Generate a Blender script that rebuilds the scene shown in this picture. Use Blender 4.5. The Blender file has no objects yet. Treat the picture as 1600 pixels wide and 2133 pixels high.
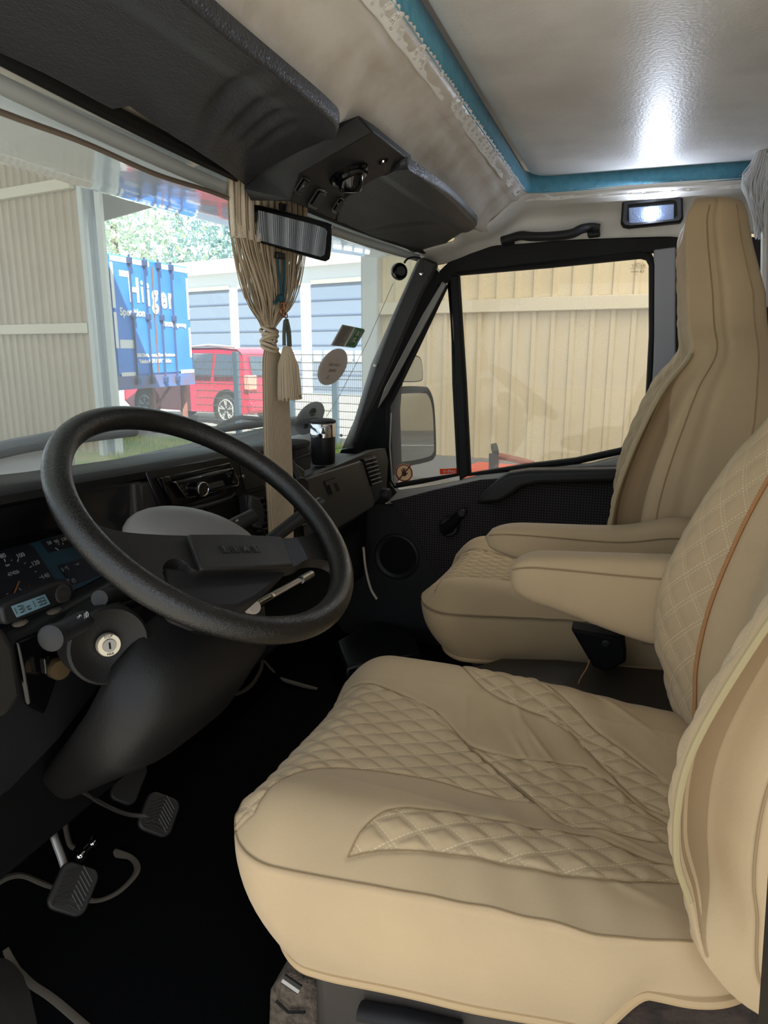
import bpy, math, random
import numpy as np
from mathutils import Vector, Matrix
random.seed(7); rng = np.random.default_rng(7)
scene = bpy.context.scene
# ------------------------------------------------------------------ camera
# x = to the passenger side, y = forward, z = up, metres; cab floor at z = 0.06
F = 1480.0
PITCH = math.atan(340/1480.0); YAW = math.radians(18.9)
CAM = np.array([-1.30, 0.0, 1.05])
FW = np.array([math.cos(YAW)*math.cos(PITCH), math.sin(YAW)*math.cos(PITCH), -math.sin(PITCH)])
RT = np.array([math.sin(YAW), -math.cos(YAW), 0.0])
UP = np.cross(RT, FW)
cam = bpy.data.objects.new('camera', bpy.data.cameras.new('camera'))
scene.collection.objects.link(cam)
cam.data.sensor_fit = 'VERTICAL'; cam.data.sensor_height = 36.0
cam.data.lens = F/2133*36.0
cam.data.clip_start = 0.02; cam.data.clip_end = 400
cam.matrix_world = Matrix([[RT[0], UP[0], -FW[0], CAM[0]], [RT[1], UP[1], -FW[1], CAM[1]], [RT[2], UP[2], -FW[2], CAM[2]], [0, 0, 0, 1]])
scene.camera = cam
# ------------------------------------------------------------------ view, sky, sun, added fill lamps
vs = scene.view_settings
vs.view_transform = 'Standard'; vs.look = 'None'; vs.exposure = 0.0; vs.gamma = 1.0; vs.use_curve_mapping = False
world = bpy.data.worlds.new('world'); scene.world = world
world.use_nodes = True
wn = world.node_tree.nodes; wl = world.node_tree.links
bg = wn['Background']
bg.inputs[0].default_value = (0.80, 0.90, 1.0, 1); bg.inputs[1].default_value = 1.7

def lamp(name, kind, loc, energy, color, size=None, target=None, rot=None):
    d = bpy.data.lights.new(name, kind); d.energy = energy; d.color = color
    o = bpy.data.objects.new(name, d); scene.collection.objects.link(o); o.location = loc
    if size:
        d.shape = 'RECTANGLE'; d.size, d.size_y = size
    if target is not None:
        o.rotation_euler = (Vector(target)-Vector(loc)).to_track_quat('-Z', 'Y').to_euler()
    return o
sun = lamp('sun', 'SUN', (0, 0, 20), 22.0, (1.0, 0.95, 0.86), target=(12, 9, 0)); sun.data.angle = 0.01
sun.rotation_euler = Vector((0.45, 0.35, -0.82)).to_track_quat('-Z', 'Y').to_euler()
lamp('fill_lamp', 'AREA', (-2.7, -0.9, 2.2), 5, (1.0, 0.85, 0.66), (0.9, 0.7), (-0.5, 0.1, 0.4))  # added warm fill outside the driver's door, no visible source, brightens the seats
lamp('fill_lamp', 'AREA', (4.6, -1.0, 4.2), 200, (1.0, 0.93, 0.82), (5.0, 0.5), (4.4, 0.5, -0.6))  # strip light put in under the hall roof, out of view
lamp('fill_lamp', 'AREA', (2.6, 4.6, 4.3), 120, (1.0, 0.95, 0.86), (5.0, 0.5), (3.4, 6.5, -0.6))  # second unseen strip light, added to brighten the doorway end of the hall
# ------------------------------------------------------------------ helpers
def ray(px, py):
    return FW+RT*((px-800)/F)+UP*((1066.5-py)/F)
def A(px, py, **k):
    """the point of the plane x=, y=, z= (or at depth d=) seen at a photo pixel"""
    d = ray(px, py); a, v = list(k.items())[0]
    t = v if a == 'd' else (v-CAM['xyz'.index(a)])/d['xyz'.index(a)]
    return CAM+d*t
def V(*a): return np.array(a, float)
def nrm(v):
    v = np.asarray(v, float); return v/np.linalg.norm(v)
def sst(a, b, x):
    t = np.clip((np.asarray(x, float)-a)/(b-a), 0, 1); return t*t*(3-2*t)
def spline(pts, n):
    """Catmull-Rom through pts"""
    P = np.array(pts, float); P = np.vstack([2*P[0]-P[1], P, 2*P[-1]-P[-2]]); m = len(P)-3; out = []
    for i in range(m):
        p0, p1, p2, p3 = P[i:i+4]
        for t in np.linspace(0, 1, n, endpoint=False):
            out.append(0.5*(2*p1+(p2-p0)*t+(2*p0-5*p1+4*p2-p3)*t*t+(3*p1-p0-3*p2+p3)*t**3))
    out.append(P[-2]); return np.array(out)

WOFF = {}
class MB:
    def __init__(s): s.v = []; s.f = []; s.uv = None; s.attr = None
    def add(s, v, f):
        o = len(s.v); s.v.extend([tuple(map(float, p)) for p in v]); s.f.extend([tuple(i+o for i in q) for q in f]); return s
    def box(s, c, size, R=None):
        c = np.array(c, float); h = np.array(size, float)/2
        P = [np.array([sx, sy, sz])*h for sx in (-1, 1) for sy in (-1, 1) for sz in (-1, 1)]
        if R is not None: P = [R@p for p in P]
        return s.add([c+p for p in P], [(0, 1, 3, 2), (4, 6, 7, 5), (0, 4, 5, 1), (2, 3, 7, 6), (0, 2, 6, 4), (1, 5, 7, 3)])
    def b2(s, lo, hi):
        lo = np.array(lo, float); hi = np.array(hi, float); return s.box((lo+hi)/2, hi-lo)
    def prism(s, poly, vec):
        P = [np.array(p, float) for p in poly]; n = len(P); vec = np.array(vec, float)
        nn = sum((np.cross(P[i]-P[0], P[(i+1) % n]-P[0]) for i in range(n)), np.zeros(3))
        if nn@vec > 0: P = P[::-1]
        return s.add(P+[p+vec for p in P], [tuple(range(n)), tuple(range(2*n-1, n-1, -1))]+[(i, i+n, (i+1) % n+n, (i+1) % n) for i in range(n)])
    def loft(s, loops, cap0=True, cap1=True, closed=True):
        n = len(loops[0]); v = [p for L in loops for p in L]; f = []
        for k in range(len(loops)-1):
            for i in range(n if closed else n-1):
                j = (i+1) % n; f.append((k*n+i, k*n+j, (k+1)*n+j, (k+1)*n+i))
        if cap0: f.append(tuple(range(n-1, -1, -1)))
        if cap1: f.append(tuple(range((len(loops)-1)*n, len(loops)*n)))
        return s.add(v, f)
    def tube(s, pts, r, n=8, closed=False, flat=None, up=None):
        P = [np.array(p, float) for p in pts]; m = len(P); R = [r]*m if np.isscalar(r) else list(r); L = []
        prev = None
        for i in range(m):
            t = nrm(P[(i+1) % m]-P[i-1]) if closed else nrm(P[min(i+1, m-1)]-P[max(i-1, 0)])
            if prev is None:
                a = np.array(up, float) if up is not None else (np.array([0, 0, 1.0]) if abs(t[2]) < .9 else np.array([1.0, 0, 0]))
            else: a = prev
            a = nrm(a-t*(a@t)); prev = a; b = np.cross(t, a); fl = 1.0 if flat is None else flat
            L.append([P[i]+R[i]*(math.cos(q)*a*fl+math.sin(q)*b) for q in np.linspace(0, 2*math.pi, n, endpoint=False)])
        if closed: return s.loft(L+[L[0]], False, False)
        return s.loft(L)
    def lathe(s, prof, o, axis, n=24):
        ax = nrm(axis); a = nrm(np.cross(ax, [0, 0, 1.0] if abs(ax[2]) < .9 else [1.0, 0, 0])); b = np.cross(ax, a); o = np.array(o, float)
        return s.loft([[o+ax*h+max(r, 1e-5)*(math.cos(t)*a+math.sin(t)*b) for t in np.linspace(0, 2*math.pi, n, endpoint=False)] for r, h in prof])
    def grid(s, P):
        P = np.array(P, float); a, b = P.shape[:2]
        return s.add(P.reshape(-1, 3), [(i*b+j, (i+1)*b+j, (i+1)*b+j+1, i*b+j+1) for i in range(a-1) for j in range(b-1)])
    def ico(s, c, r, n=6, m=8):
        c = np.array(c, float); r = np.ones(3)*r
        return s.loft([[c+r*np.array([math.sin(a)*math.cos(b), math.sin(a)*math.sin(b), -math.cos(a)]) for b in np.linspace(0, 2*math.pi, m, endpoint=False)] for a in np.linspace(.05, math.pi-.05, n)])
    def mesh(s, name, off, smooth=True, ang=38):
        me = bpy.data.meshes.new(name); me.from_pydata([tuple(np.array(p)-off) for p in s.v], [], s.f); me.validate()
        if smooth:
            me.polygons.foreach_set('use_smooth', [True]*len(me.polygons)); me.set_sharp_from_angle(angle=math.radians(ang))
        return me
    def build(s, name, mat, parent=None, bevel=0, seg=2, smooth=True, ang=38, label=None, cat=None, group=None, kind=None, solid=0, sub=0):
        a = np.array(s.v); off = WOFF[parent.name] if parent else np.array([a[:, 0].mean(), a[:, 1].mean(), a[:, 2].min()])
        o = bpy.data.objects.new(name, s.mesh(name, off, smooth, ang)); scene.collection.objects.link(o)
        if isinstance(mat, (list, tuple)):
            for m in mat: o.data.materials.append(m)
        else: o.data.materials.append(mat)
        if parent: o.parent = parent
        else: o.location = off
        WOFF[o.name] = off
        if solid:
            m = o.modifiers.new('solid', 'SOLIDIFY'); m.thickness = solid; m.offset = 0
        if sub:
            m = o.modifiers.new('sub', 'SUBSURF'); m.levels = m.render_levels = sub
        if bevel:
            m = o.modifiers.new('bevel', 'BEVEL'); m.width = bevel; m.segments = seg; m.limit_method = 'ANGLE'; m.angle_limit = math.radians(35)
        return tag(o, label, cat, group, kind)
def tag(o, label=None, cat=None, group=None, kind=None):
    for k, v in (('label', label), ('category', cat), ('group', group), ('kind', kind)):
        if v: o[k] = v
    return o
def thing(name, label, cat, loc, group=None, kind=None):
    o = bpy.data.objects.new(name, None); scene.collection.objects.link(o); o.location = tuple(map(float, loc)); o.empty_display_size = .05
    WOFF[o.name] = np.array(loc, float); return tag(o, label, cat, group, kind)
def text(name, st, size, o, xd, yd, mat, parent, ext=.0004, align='CENTER', bold=0, sx=1.0):
    cu = bpy.data.curves.new('t', 'FONT'); cu.body = st; cu.size = size; cu.extrude = ext; cu.align_x = align; cu.align_y = 'CENTER'; cu.offset = bold; cu.resolution_u = 3
    t = bpy.data.objects.new('t', cu); scene.collection.objects.link(t)
    dg = bpy.context.evaluated_depsgraph_get(); me = bpy.data.meshes.new_from_object(t.evaluated_get(dg))
    bpy.data.objects.remove(t); bpy.data.curves.remove(cu)
    xd = nrm(xd); yd = nrm(np.array(yd)-xd*(np.array(yd)@xd)); n = nrm(np.cross(xd, yd)); off = WOFF[parent.name]
    for v in me.vertices:
        c = v.co; v.co = Vector(tuple(np.array(o)-off+xd*(c.x*sx)+yd*c.y+n*c.z))
    ob = bpy.data.objects.new(name, me); scene.collection.objects.link(ob); me.materials.clear(); me.materials.append(mat); ob.parent = parent; WOFF[ob.name] = off
    return ob
def copy_tree(o, dloc, **props):
    c = o.copy(); scene.collection.objects.link(c); c.location = o.location+Vector(tuple(map(float, dloc)))
    for k, v in props.items(): c[k] = v
    for ch in o.children:
        d = ch.copy(); scene.collection.objects.link(d); d.parent = c
        for g in ch.children:
            e = g.copy(); scene.collection.objects.link(e); e.parent = d
    return c
def rrect(c, ex, ey, w, h, r, n=5):
    """rounded rectangle outline, centre c, axes ex, ey"""
    c = np.array(c, float); P = []
    for sx, sy, a0 in ((1, 1, 0), (-1, 1, 90), (-1, -1, 180), (1, -1, 270)):
        for k in range(n+1):
            a = math.radians(a0+90*k/n); P.append(c+ex*(sx*(w/2-r)+r*math.cos(a))+ey*(sy*(h/2-r)+r*math.sin(a)))
    return P
def rot(axis, deg): return np.array(Matrix.Rotation(math.radians(deg), 3, axis))

# ------------------------------------------------------------------ materials
def lin(c): return tuple((x/12.92 if x <= .04045 else ((x+.055)/1.055)**2.4) for x in [q/255 for q in c])
def nt(name):
    m = bpy.data.materials.new(name); m.use_nodes = True; return m, m.node_tree.nodes, m.node_tree.links, m.node_tree.nodes['Principled BSDF']
def mat(name, c, rough=.5, metal=0, bump=None, var=None, spec=.5, coat=0, sheen=0, emit=0, wear=None):
    m, n, l, p = nt(name); c = lin(c)+(1,)
    p.inputs['Base Color'].default_value = c; p.inputs['Roughness'].default_value = rough; p.inputs['Metallic'].default_value = metal
    p.inputs['Specular IOR Level'].default_value = spec; p.inputs['Coat Weight'].default_value = coat; p.inputs['Sheen Weight'].default_value = sheen
    if emit: p.inputs['Emission Color'].default_value = c; p.inputs['Emission Strength'].default_value = emit
    tc = n.new('ShaderNodeTexCoord')
    if bump:
        no = n.new('ShaderNodeTexNoise'); no.inputs['Scale'].default_value = bump[0]; no.inputs['Detail'].default_value = 4
        b = n.new('ShaderNodeBump'); b.inputs['Strength'].default_value = bump[1]; b.inputs['Distance'].default_value = bump[2] if len(bump) > 2 else .001
        l.new(tc.outputs['Object'], no.inputs['Vector']); l.new(no.outputs['Fac'], b.inputs['Height']); l.new(b.outputs['Normal'], p.inputs['Normal'])
    if var:
        no = n.new('ShaderNodeTexNoise'); no.inputs['Scale'].default_value = var[0]; no.inputs['Detail'].default_value = 5
        mx = n.new('ShaderNodeMix'); mx.data_type = 'RGBA'; mx.inputs[6].default_value = c
        mx.inputs[7].default_value = lin(var[1])+(1,)
        rp = n.new('ShaderNodeMapRange'); rp.inputs[1].default_value = .4; rp.inputs[2].default_value = .7
        l.new(tc.outputs['Object'], no.inputs['Vector']); l.new(no.outputs['Fac'], rp.inputs[0]); l.new(rp.outputs[0], mx.inputs[0]); l.new(mx.outputs[2], p.inputs['Base Color'])
    return m
def paper(name, c):
    m, n, l, p = nt(name); p.inputs['Base Color'].default_value = lin(c)+(1,); p.inputs['Roughness'].default_value = .7
    t = n.new('ShaderNodeBsdfTranslucent'); t.inputs[0].default_value = lin(c)+(1,); x = n.new('ShaderNodeMixShader'); x.inputs[0].default_value = .6
    l.new(p.outputs[0], x.inputs[1]); l.new(t.outputs[0], x.inputs[2]); l.new(x.outputs[0], n['Material Output'].inputs[0]); return m
def leather(name, c, rough=.45, scale=160, strength=.5):
    """black grained vinyl: Voronoi cells stretched a little"""
    m, n, l, p = nt(name); p.inputs['Base Color'].default_value = lin(c)+(1,); p.inputs['Roughness'].default_value = rough
    tc = n.new('ShaderNodeTexCoord'); mp = n.new('ShaderNodeMapping'); mp.inputs['Scale'].default_value = (1, 1.6, 1.3); mp.inputs['Rotation'].default_value = (.3, .2, .6)
    vo = n.new('ShaderNodeTexVoronoi'); vo.feature = 'DISTANCE_TO_EDGE'; vo.inputs['Scale'].default_value = scale
    no = n.new('ShaderNodeTexNoise'); no.inputs['Scale'].default_value = scale*.6; ad = n.new('ShaderNodeMath'); ad.operation = 'ADD'
    b = n.new('ShaderNodeBump'); b.inputs['Strength'].default_value = strength; b.inputs['Distance'].default_value = .001
    l.new(tc.outputs['Object'], mp.inputs[0]); l.new(mp.outputs[0], vo.inputs['Vector']); l.new(mp.outputs[0], no.inputs['Vector'])
    l.new(vo.outputs['Distance'], ad.inputs[0]); l.new(no.outputs['Fac'], ad.inputs[1]); l.new(ad.outputs[0], b.inputs['Height']); l.new(b.outputs['Normal'], p.inputs['Normal'])
    return m
def glass(name, tint=(1, 1, 1), film=.05, rough=.0, dots=0):
    """thin pane: clear, a Fresnel mirror, a thin translucent film that adds haze"""
    m, n, l, p = nt(name); n.remove(p); out = n['Material Output']
    tr = n.new('ShaderNodeBsdfTransparent'); tr.inputs[0].default_value = tint+(1,)
    gl = n.new('ShaderNodeBsdfGlossy'); gl.inputs['Roughness'].default_value = rough
    lw = n.new('ShaderNodeLayerWeight'); lw.inputs[0].default_value = .5; pw = n.new('ShaderNodeMath'); pw.operation = 'POWER'; pw.inputs[1].default_value = 5
    fr = n.new('ShaderNodeMath'); fr.operation = 'MULTIPLY_ADD'; fr.inputs[1].default_value = .9; fr.inputs[2].default_value = .025; l.new(lw.outputs['Facing'], pw.inputs[0]); l.new(pw.outputs[0], fr.inputs[0])
    a = n.new('ShaderNodeMixShader'); l.new(fr.outputs[0], a.inputs[0]); l.new(tr.outputs[0], a.inputs[1]); l.new(gl.outputs[0], a.inputs[2])
    tl = n.new('ShaderNodeBsdfTranslucent'); tl.inputs[0].default_value = (.9, .93, .95, 1)
    b = n.new('ShaderNodeMixShader'); b.inputs[0].default_value = film; l.new(a.outputs[0], b.inputs[1]); l.new(tl.outputs[0], b.inputs[2])
    if dots:
        tc = n.new('ShaderNodeTexCoord'); vo = n.new('ShaderNodeTexVoronoi'); vo.inputs['Scale'].default_value = dots
        no = n.new('ShaderNodeTexNoise'); no.inputs['Scale'].default_value = 5; lt = n.new('ShaderNodeMath'); lt.operation = 'LESS_THAN'
        mu = n.new('ShaderNodeMath'); mu.operation = 'MULTIPLY'; mu.inputs[1].default_value = .22
        l.new(tc.outputs['Object'], vo.inputs['Vector']); l.new(tc.outputs['Object'], no.inputs['Vector']); l.new(no.outputs['Fac'], mu.inputs[0])
        l.new(vo.outputs['Distance'], lt.inputs[0]); l.new(mu.outputs[0], lt.inputs[1])
        m2 = n.new('ShaderNodeMath'); m2.operation = 'MULTIPLY_ADD'; m2.inputs[1].default_value = .22; m2.inputs[2].default_value = film
        l.new(lt.outputs[0], m2.inputs[0]); l.new(m2.outputs[0], b.inputs[0])
    l.new(b.outputs[0], out.inputs[0]); return m
QS, QY = .034, .054          # quilt diamond: width and length in metres
def quilt_fabric(name, c, thread, flip=1):
    """twill cloth with rows of double stitching on a diamond lattice wherever the mesh carries quilt = 1 (UV in metres)"""
    m, n, l, p = nt(name); p.inputs['Roughness'].default_value = .85; p.inputs['Specular IOR Level'].default_value = .25; p.inputs['Sheen Weight'].default_value = .15
    uv = n.new('ShaderNodeUVMap'); sp = n.new('ShaderNodeSeparateXYZ'); l.new(uv.outputs[0], sp.inputs[0])
    def mt(op, a, b=None, c2=None):
        k = n.new('ShaderNodeMath'); k.operation = op
        for i, x in enumerate((a, b, c2)):
            if x is None: continue
            if isinstance(x, (int, float)): k.inputs[i].default_value = x
            else: l.new(x, k.inputs[i])
        return k.outputs[0]
    s = mt('DIVIDE', sp.outputs[0], QS); y = mt('DIVIDE', sp.outputs[1], QY)
    masks = []; unit = 1/math.hypot(1/QS, 1/QY)
    for sg in (1, -1):
        q = mt('ADD', s, y) if sg > 0 else mt('SUBTRACT', s, y); al = mt('SUBTRACT', s, y) if sg > 0 else mt('ADD', s, y)
        fr = mt('ABSOLUTE', mt('SUBTRACT', mt('FRACT', q), .5)); d = mt('MULTIPLY', fr, unit)
        row = mt('LESS_THAN', mt('ABSOLUTE', mt('SUBTRACT', d, .0021)), .00042)
        dash = mt('GREATER_THAN', mt('FRACT', mt('MULTIPLY', al, unit/.0042)), .32)
        masks.append(mt('MULTIPLY', row, dash))
    at = n.new('ShaderNodeAttribute'); at.attribute_name = 'quilt'
    st = mt('MULTIPLY', mt('MAXIMUM', masks[0], mt('MULTIPLY', masks[1], .75)), mt('GREATER_THAN', at.outputs['Fac'], .5))
    tc = n.new('ShaderNodeTexCoord'); no = n.new('ShaderNodeTexNoise'); no.inputs['Scale'].default_value = 9; no.inputs['Detail'].default_value = 6; l.new(tc.outputs['Object'], no.inputs['Vector'])
    rp = n.new('ShaderNodeMapRange'); rp.inputs[1].default_value = .3; rp.inputs[2].default_value = .75; l.new(no.outputs['Fac'], rp.inputs[0])
    c0 = n.new('ShaderNodeMix'); c0.data_type = 'RGBA'; cl = lin(c); c0.inputs[6].default_value = cl+(1,); c0.inputs[7].default_value = tuple(x*.9 for x in cl)+(1,); l.new(rp.outputs[0], c0.inputs[0])
    mx = n.new('ShaderNodeMix'); mx.data_type = 'RGBA'; mx.inputs[7].default_value = lin(thread)+(1,); l.new(c0.outputs[2], mx.inputs[6]); l.new(st, mx.inputs[0]); l.new(mx.outputs[2], p.inputs['Base Color'])
    wv = n.new('ShaderNodeTexWave'); wv.wave_type = 'BANDS'; wv.bands_direction = 'DIAGONAL'; wv.inputs['Scale'].default_value = 260; wv.inputs['Distortion'].default_value = 1.0; l.new(tc.outputs['Object'], wv.inputs['Vector'])
    n2 = n.new('ShaderNodeTexNoise'); n2.inputs['Scale'].default_value = 700; l.new(tc.outputs['Object'], n2.inputs['Vector'])
    h = mt('ADD', mt('MULTIPLY', wv.outputs['Fac'], .5), mt('ADD', n2.outputs['Fac'], mt('MULTIPLY', st, 1.5)))
    b = n.new('ShaderNodeBump'); b.inputs['Strength'].default_value = .25; b.inputs['Distance'].default_value = .0006; l.new(h, b.inputs['Height']); l.new(b.outputs[0], p.inputs['Normal'])
    return m
TAN = (189, 165, 130)
M_seat = quilt_fabric('seat_cloth', TAN, (216, 196, 160))
M_seam = mat('seam_thread', (150, 127, 94), .9)
M_pipe = mat('cover_piping', (166, 150, 112), .8, bump=(500, .3))
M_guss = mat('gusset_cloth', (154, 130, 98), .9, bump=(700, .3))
M_hem = mat('hem_binding', (184, 158, 120), .8, bump=(500, .3))
M_braid = mat('orange_braid', (176, 128, 84), .8, bump=(400, .5))
M_blk = mat('black_plastic', (30, 30, 32), .5, bump=(420, .25), spec=.4)
M_dash = mat('dashboard_plastic', (48, 45, 43), .55, bump=(380, .35), spec=.4)
M_upper = mat('upper_dash_plastic', (25, 25, 26), .5, bump=(380, .35), spec=.35)
M_deep = mat('deep_black', (12, 12, 13), .7, spec=.2)
M_gloss = mat('gloss_black', (10, 10, 12), .12)
M_rub = mat('black_rubber', (18, 18, 19), .6, spec=.3)
M_wheel = leather('wheel_leather', (25, 24, 23), .26, 420, .45)
M_hub = leather('wheel_hub', (30, 29, 29), .42, 520, .35)
M_visor = leather('visor_vinyl', (50, 50, 54), .42, 170, .8)
M_shroud_lit = leather('shroud_lit_grain', (112, 110, 108), .5, 520, .3)  # grey paler than the lower shroud, puts windscreen light into the colour
M_chrome = mat('chrome', (225, 225, 228), .08, 1)
M_steel = mat('steel', (150, 148, 145), .35, .9)
M_silver = mat('silver_paint', (168, 166, 160), .3)
M_col = mat('column_plastic', (24, 23, 23), .5, bump=(380, .35), spec=.3)
M_gwall = mat('white_shell', (232, 230, 226), .45, bump=(30, .25, .004), var=(6, (216, 212, 206)))
M_head = mat('headliner', (196, 184, 168), .8, bump=(120, .4, .002), var=(9, (176, 162, 146)))
M_vinyl = mat('white_vinyl', (218, 212, 204), .42, bump=(90, .45, .002), var=(12, (196, 186, 174)))
M_board = mat('bed_board_vinyl', (236, 234, 232), .42, bump=(160, .35, .002), var=(5, (214, 210, 208)))
M_felt = mat('blue_felt', (98, 166, 194), .95, bump=(300, .6), sheen=.3, var=(60, (82, 150, 180)))
M_lace = mat('white_lace', (244, 243, 240), .9)
M_carpet = mat('black_carpet', (9, 9, 10), 1, bump=(600, 1, .003), spec=.05)
M_bind = mat('mat_binding', (92, 84, 74), .95, bump=(300, .5))
M_greyc = mat('grey_carpet', (112, 98, 84), 1, bump=(260, 1, .004), var=(90, (70, 60, 52)))
M_brownc = mat('brown_carpet', (62, 50, 44), 1, bump=(160, 1, .005), var=(50, (36, 30, 28)))
M_curt = mat('curtain_yarn', (190, 172, 146), .9)
M_curtd = mat('curtain_yarn_dark', (150, 132, 108), .9)  # darker yarn mixed in among the strands for a woven texture
M_curt2 = mat('curtain_yarn_silver', (224, 226, 230), .6)
M_white = mat('white_print', (226, 226, 222), .6)
M_ivory = mat('ivory_print', (214, 200, 184), .7)
M_led = mat('led', (225, 236, 255), .3, emit=480)
M_lens = mat('lens', (120, 136, 168), .15, bump=(260, .9, .002), emit=.14)
M_mirror = mat('mirror', (235, 238, 240), .02, 1)
M_wind = glass('windscreen_glass', (.94, .985, .985), .12)  # pale film puts the haze over the bright yard into the glass
M_door = glass('door_glass', (.98, .98, .96), .05, dots=180)
M_qglass = glass('quarter_glass', (.96, .97, .97), .035, dots=130)
M_instr = glass('instrument_glass', (.8, .8, .82), .01)
# ------------------------------------------------------------------ the cab shell
def floor_z(y): return .06 if y < .90 else .06+(y-.90)*1.2
def on_floor(px, py):
    d = ray(px, py); t1 = (.06-CAM[2])/d[2]; p = CAM+d*t1
    if p[1] < .90: return p
    t2 = (.06+(CAM[1]-.90)*1.2-CAM[2])/(d[2]-1.2*d[1]); return CAM+d*t2
m = MB(); m.grid([[V(x, -.75, .06), V(x, .90, .06), V(x, 1.14, .348)] for x in (-.92, .95)]); m.build('floor', M_carpet, kind='structure', solid=.02)
MB().b2((-.92, 1.06, .30), (.95, 1.12, .80)).build('wall_front', M_deep, kind='structure')
MB().b2((-.90, -.82, .06), (.95, -.76, 1.62)).build('wall_back', mat('rear_curtain_wall', (36, 24, 24), .9), kind='structure')
# headliner and front beam: one profile drawn across the cab
XS = np.linspace(-.95, .86, 40)
def lay(prof, wob=0.0, name='ceiling', m=None, kind='structure', dz=None):
    P = []
    for i, x in enumerate(XS):
        row = []
        for j, (y, z) in enumerate(prof):
            w = wob*(math.sin(x*9+j*1.7)+.6*math.sin(x*23+j*2.3)) if 0 < j < len(prof)-1 else 0
            row.append((x, y+w-.03*((x)/.9)**2*(1 if y > .6 else 0), z+w*.7))
        P.append(row)
    g = MB(); g.grid(P); return g.build(name, m, kind=kind, solid=.004, ang=60)
lay([(.665, 1.333), (.62, 1.347), (.56, 1.362), (.50, 1.373), (.455, 1.378), (.43, 1.372)], .0, 'ceiling', M_head)
BEAM = [(.432, 1.371), (.425, 1.369), (.417, 1.376), (.41, 1.386), (.398, 1.400), (.383, 1.414), (.368, 1.427), (.358, 1.434), (.349, 1.441), (.342, 1.444), (.333, 1.451), (.322, 1.458), (.308, 1.465)]
beam = lay(BEAM, .0022, 'trim_1', M_vinyl)
for i, (px, py) in enumerate([(869, 132), (950, 242), (1000, 306), (1033, 346), (1078, 399)]):
    p = A(px, py, z=1.456); MB().ico(p, .0045, 5, 8).build('tack', M_chrome, beam)
# right-hand cab side above the door: from the door seal up to the opening in the roof
SEALTOP = [A(*q, x=.90) for q in [(880, 545), (905, 552), (940, 545), (1024, 512), (1150, 503), (1300, 497), (1400, 494)]]
ys = [p[1] for p in SEALTOP][::-1]; zs = [p[2] for p in SEALTOP][::-1]
P = []
for y in np.linspace(.62, -.74, 70):
    z0 = float(np.interp(y, ys, zs)) if y > ys[0] else zs[0]
    row = []
    for t in np.linspace(0, 1, 12):
        x = .905-.03*t-.075*sst(.55, 1, t); z = z0+(1.466-z0)*t
        if y > .30: # blends into the beam and headliner
            k = sst(.30, .44, y); z = z0+((1.466*(1-k)+1.372*k)-z0)*t; x = x-.03*k*t
            if y > .5: z = z0+(max(1.345-.2*(y-.5), z0+.004)-z0)*t
        row.append((x+.002*math.sin(y*14+t*5), y, z))
    P.append(row)
g = MB(); g.grid(P); g.build('wall_right', M_gwall, kind='structure', solid=.004, ang=70)
MB().b2((.90, -.76, .06), (.96, -.12, 1.34)).build('trim_2', M_blk, bevel=.01, kind='structure')       # passenger side B-pillar, black
MB().b2((-1.0, -.9, 1.39), (-.93, .62, 1.62)).build('wall_left', M_gwall, kind='structure')
m = MB(); m.prism([A(1600, 1400, x=-.95)+V(0, -.004, 0), A(1572, 2133, x=-.95), V(-.95, -.085, .55), V(-.95, -.075, .06), V(-.95, -.2, .06), V(-.95, -.2, 1.3), V(-.95, -.072, 1.3)], (-.05, 0, 0)); m.build('trim_3', M_rub, bevel=.008, kind='structure')

# ------------------------------------------------------------------ seats
def poly_mask(poly, X, Y):
    """signed distance (inside positive) to a closed polygon"""
    P = np.array(poly)[:, :2]; n = len(P); d = np.full(X.shape, 9.0); ins = np.zeros(X.shape, bool)
    for i in range(n):
        a, b = P[i], P[(i+1) % n]; e = b-a; t = np.clip(((X-a[0])*e[0]+(Y-a[1])*e[1])/(e@e+1e-12), 0, 1)
        d = np.minimum(d, np.hypot(X-a[0]-t*e[0], Y-a[1]-t*e[1]))
        c = ((a[1] > Y) != (b[1] > Y)) & (X < (b[0]-a[0])*(Y-a[1])/(b[1]-a[1]+1e-12)+a[0]); ins ^= c
    return np.where(ins, d, -d)
SC = -.425                                            # driver's seat centre line
def plan(pts, z=.515): return [(A(460+cx*.6375, 1320+cy*.6377, z=z)-V(SC, 0, 0))[:2] for cx, cy in pts]
Q_MID = plan([(60, 620), (110, 560), (170, 510), (250, 470), (330, 450), (400, 444), (520, 446), (640, 456), (760, 478), (880, 505), (1020, 524), (960, 455), (880, 395), (800, 330), (700, 245), (560, 195), (400, 148), (330, 185), (260, 280), (150, 440)])
Q_TAIL = plan([(800, 335), (900, 365), (1020, 378), (1180, 392), (1290, 450), (1380, 520), (1475, 585), (1490, 650), (1400, 640), (1250, 610), (1100, 582), (1010, 505), (900, 410)])
Q_FAR = plan([(680, 50), (760, 110), (800, 165), (850, 200), (900, 222), (1050, 262), (1150, 300), (1250, 390), (1400, 520), (1500, 560), (1500, 470), (1380, 385), (1250, 310), (1120, 230), (1000, 160), (860, 110), (760, 75)])
Q_NEAR = plan([(415, 735), (460, 695), (540, 655), (620, 642), (740, 645), (900, 665), (1050, 675), (1200, 680), (1280, 720), (1400, 765), (1545, 800), (1545, 840), (1400, 842), (1250, 842), (1120, 828), (1000, 812), (820, 778), (650, 752), (520, 738)], .496)
Q_MID = Q_MID[1:17]+[V(Q_MID[16][0], .46), V(Q_MID[0][0]+.01, .46)]
def mirror_poly(p): return [(-a, b) for a, b in p]
QUILTS = [Q_MID, Q_TAIL, Q_FAR, Q_NEAR]
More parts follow.
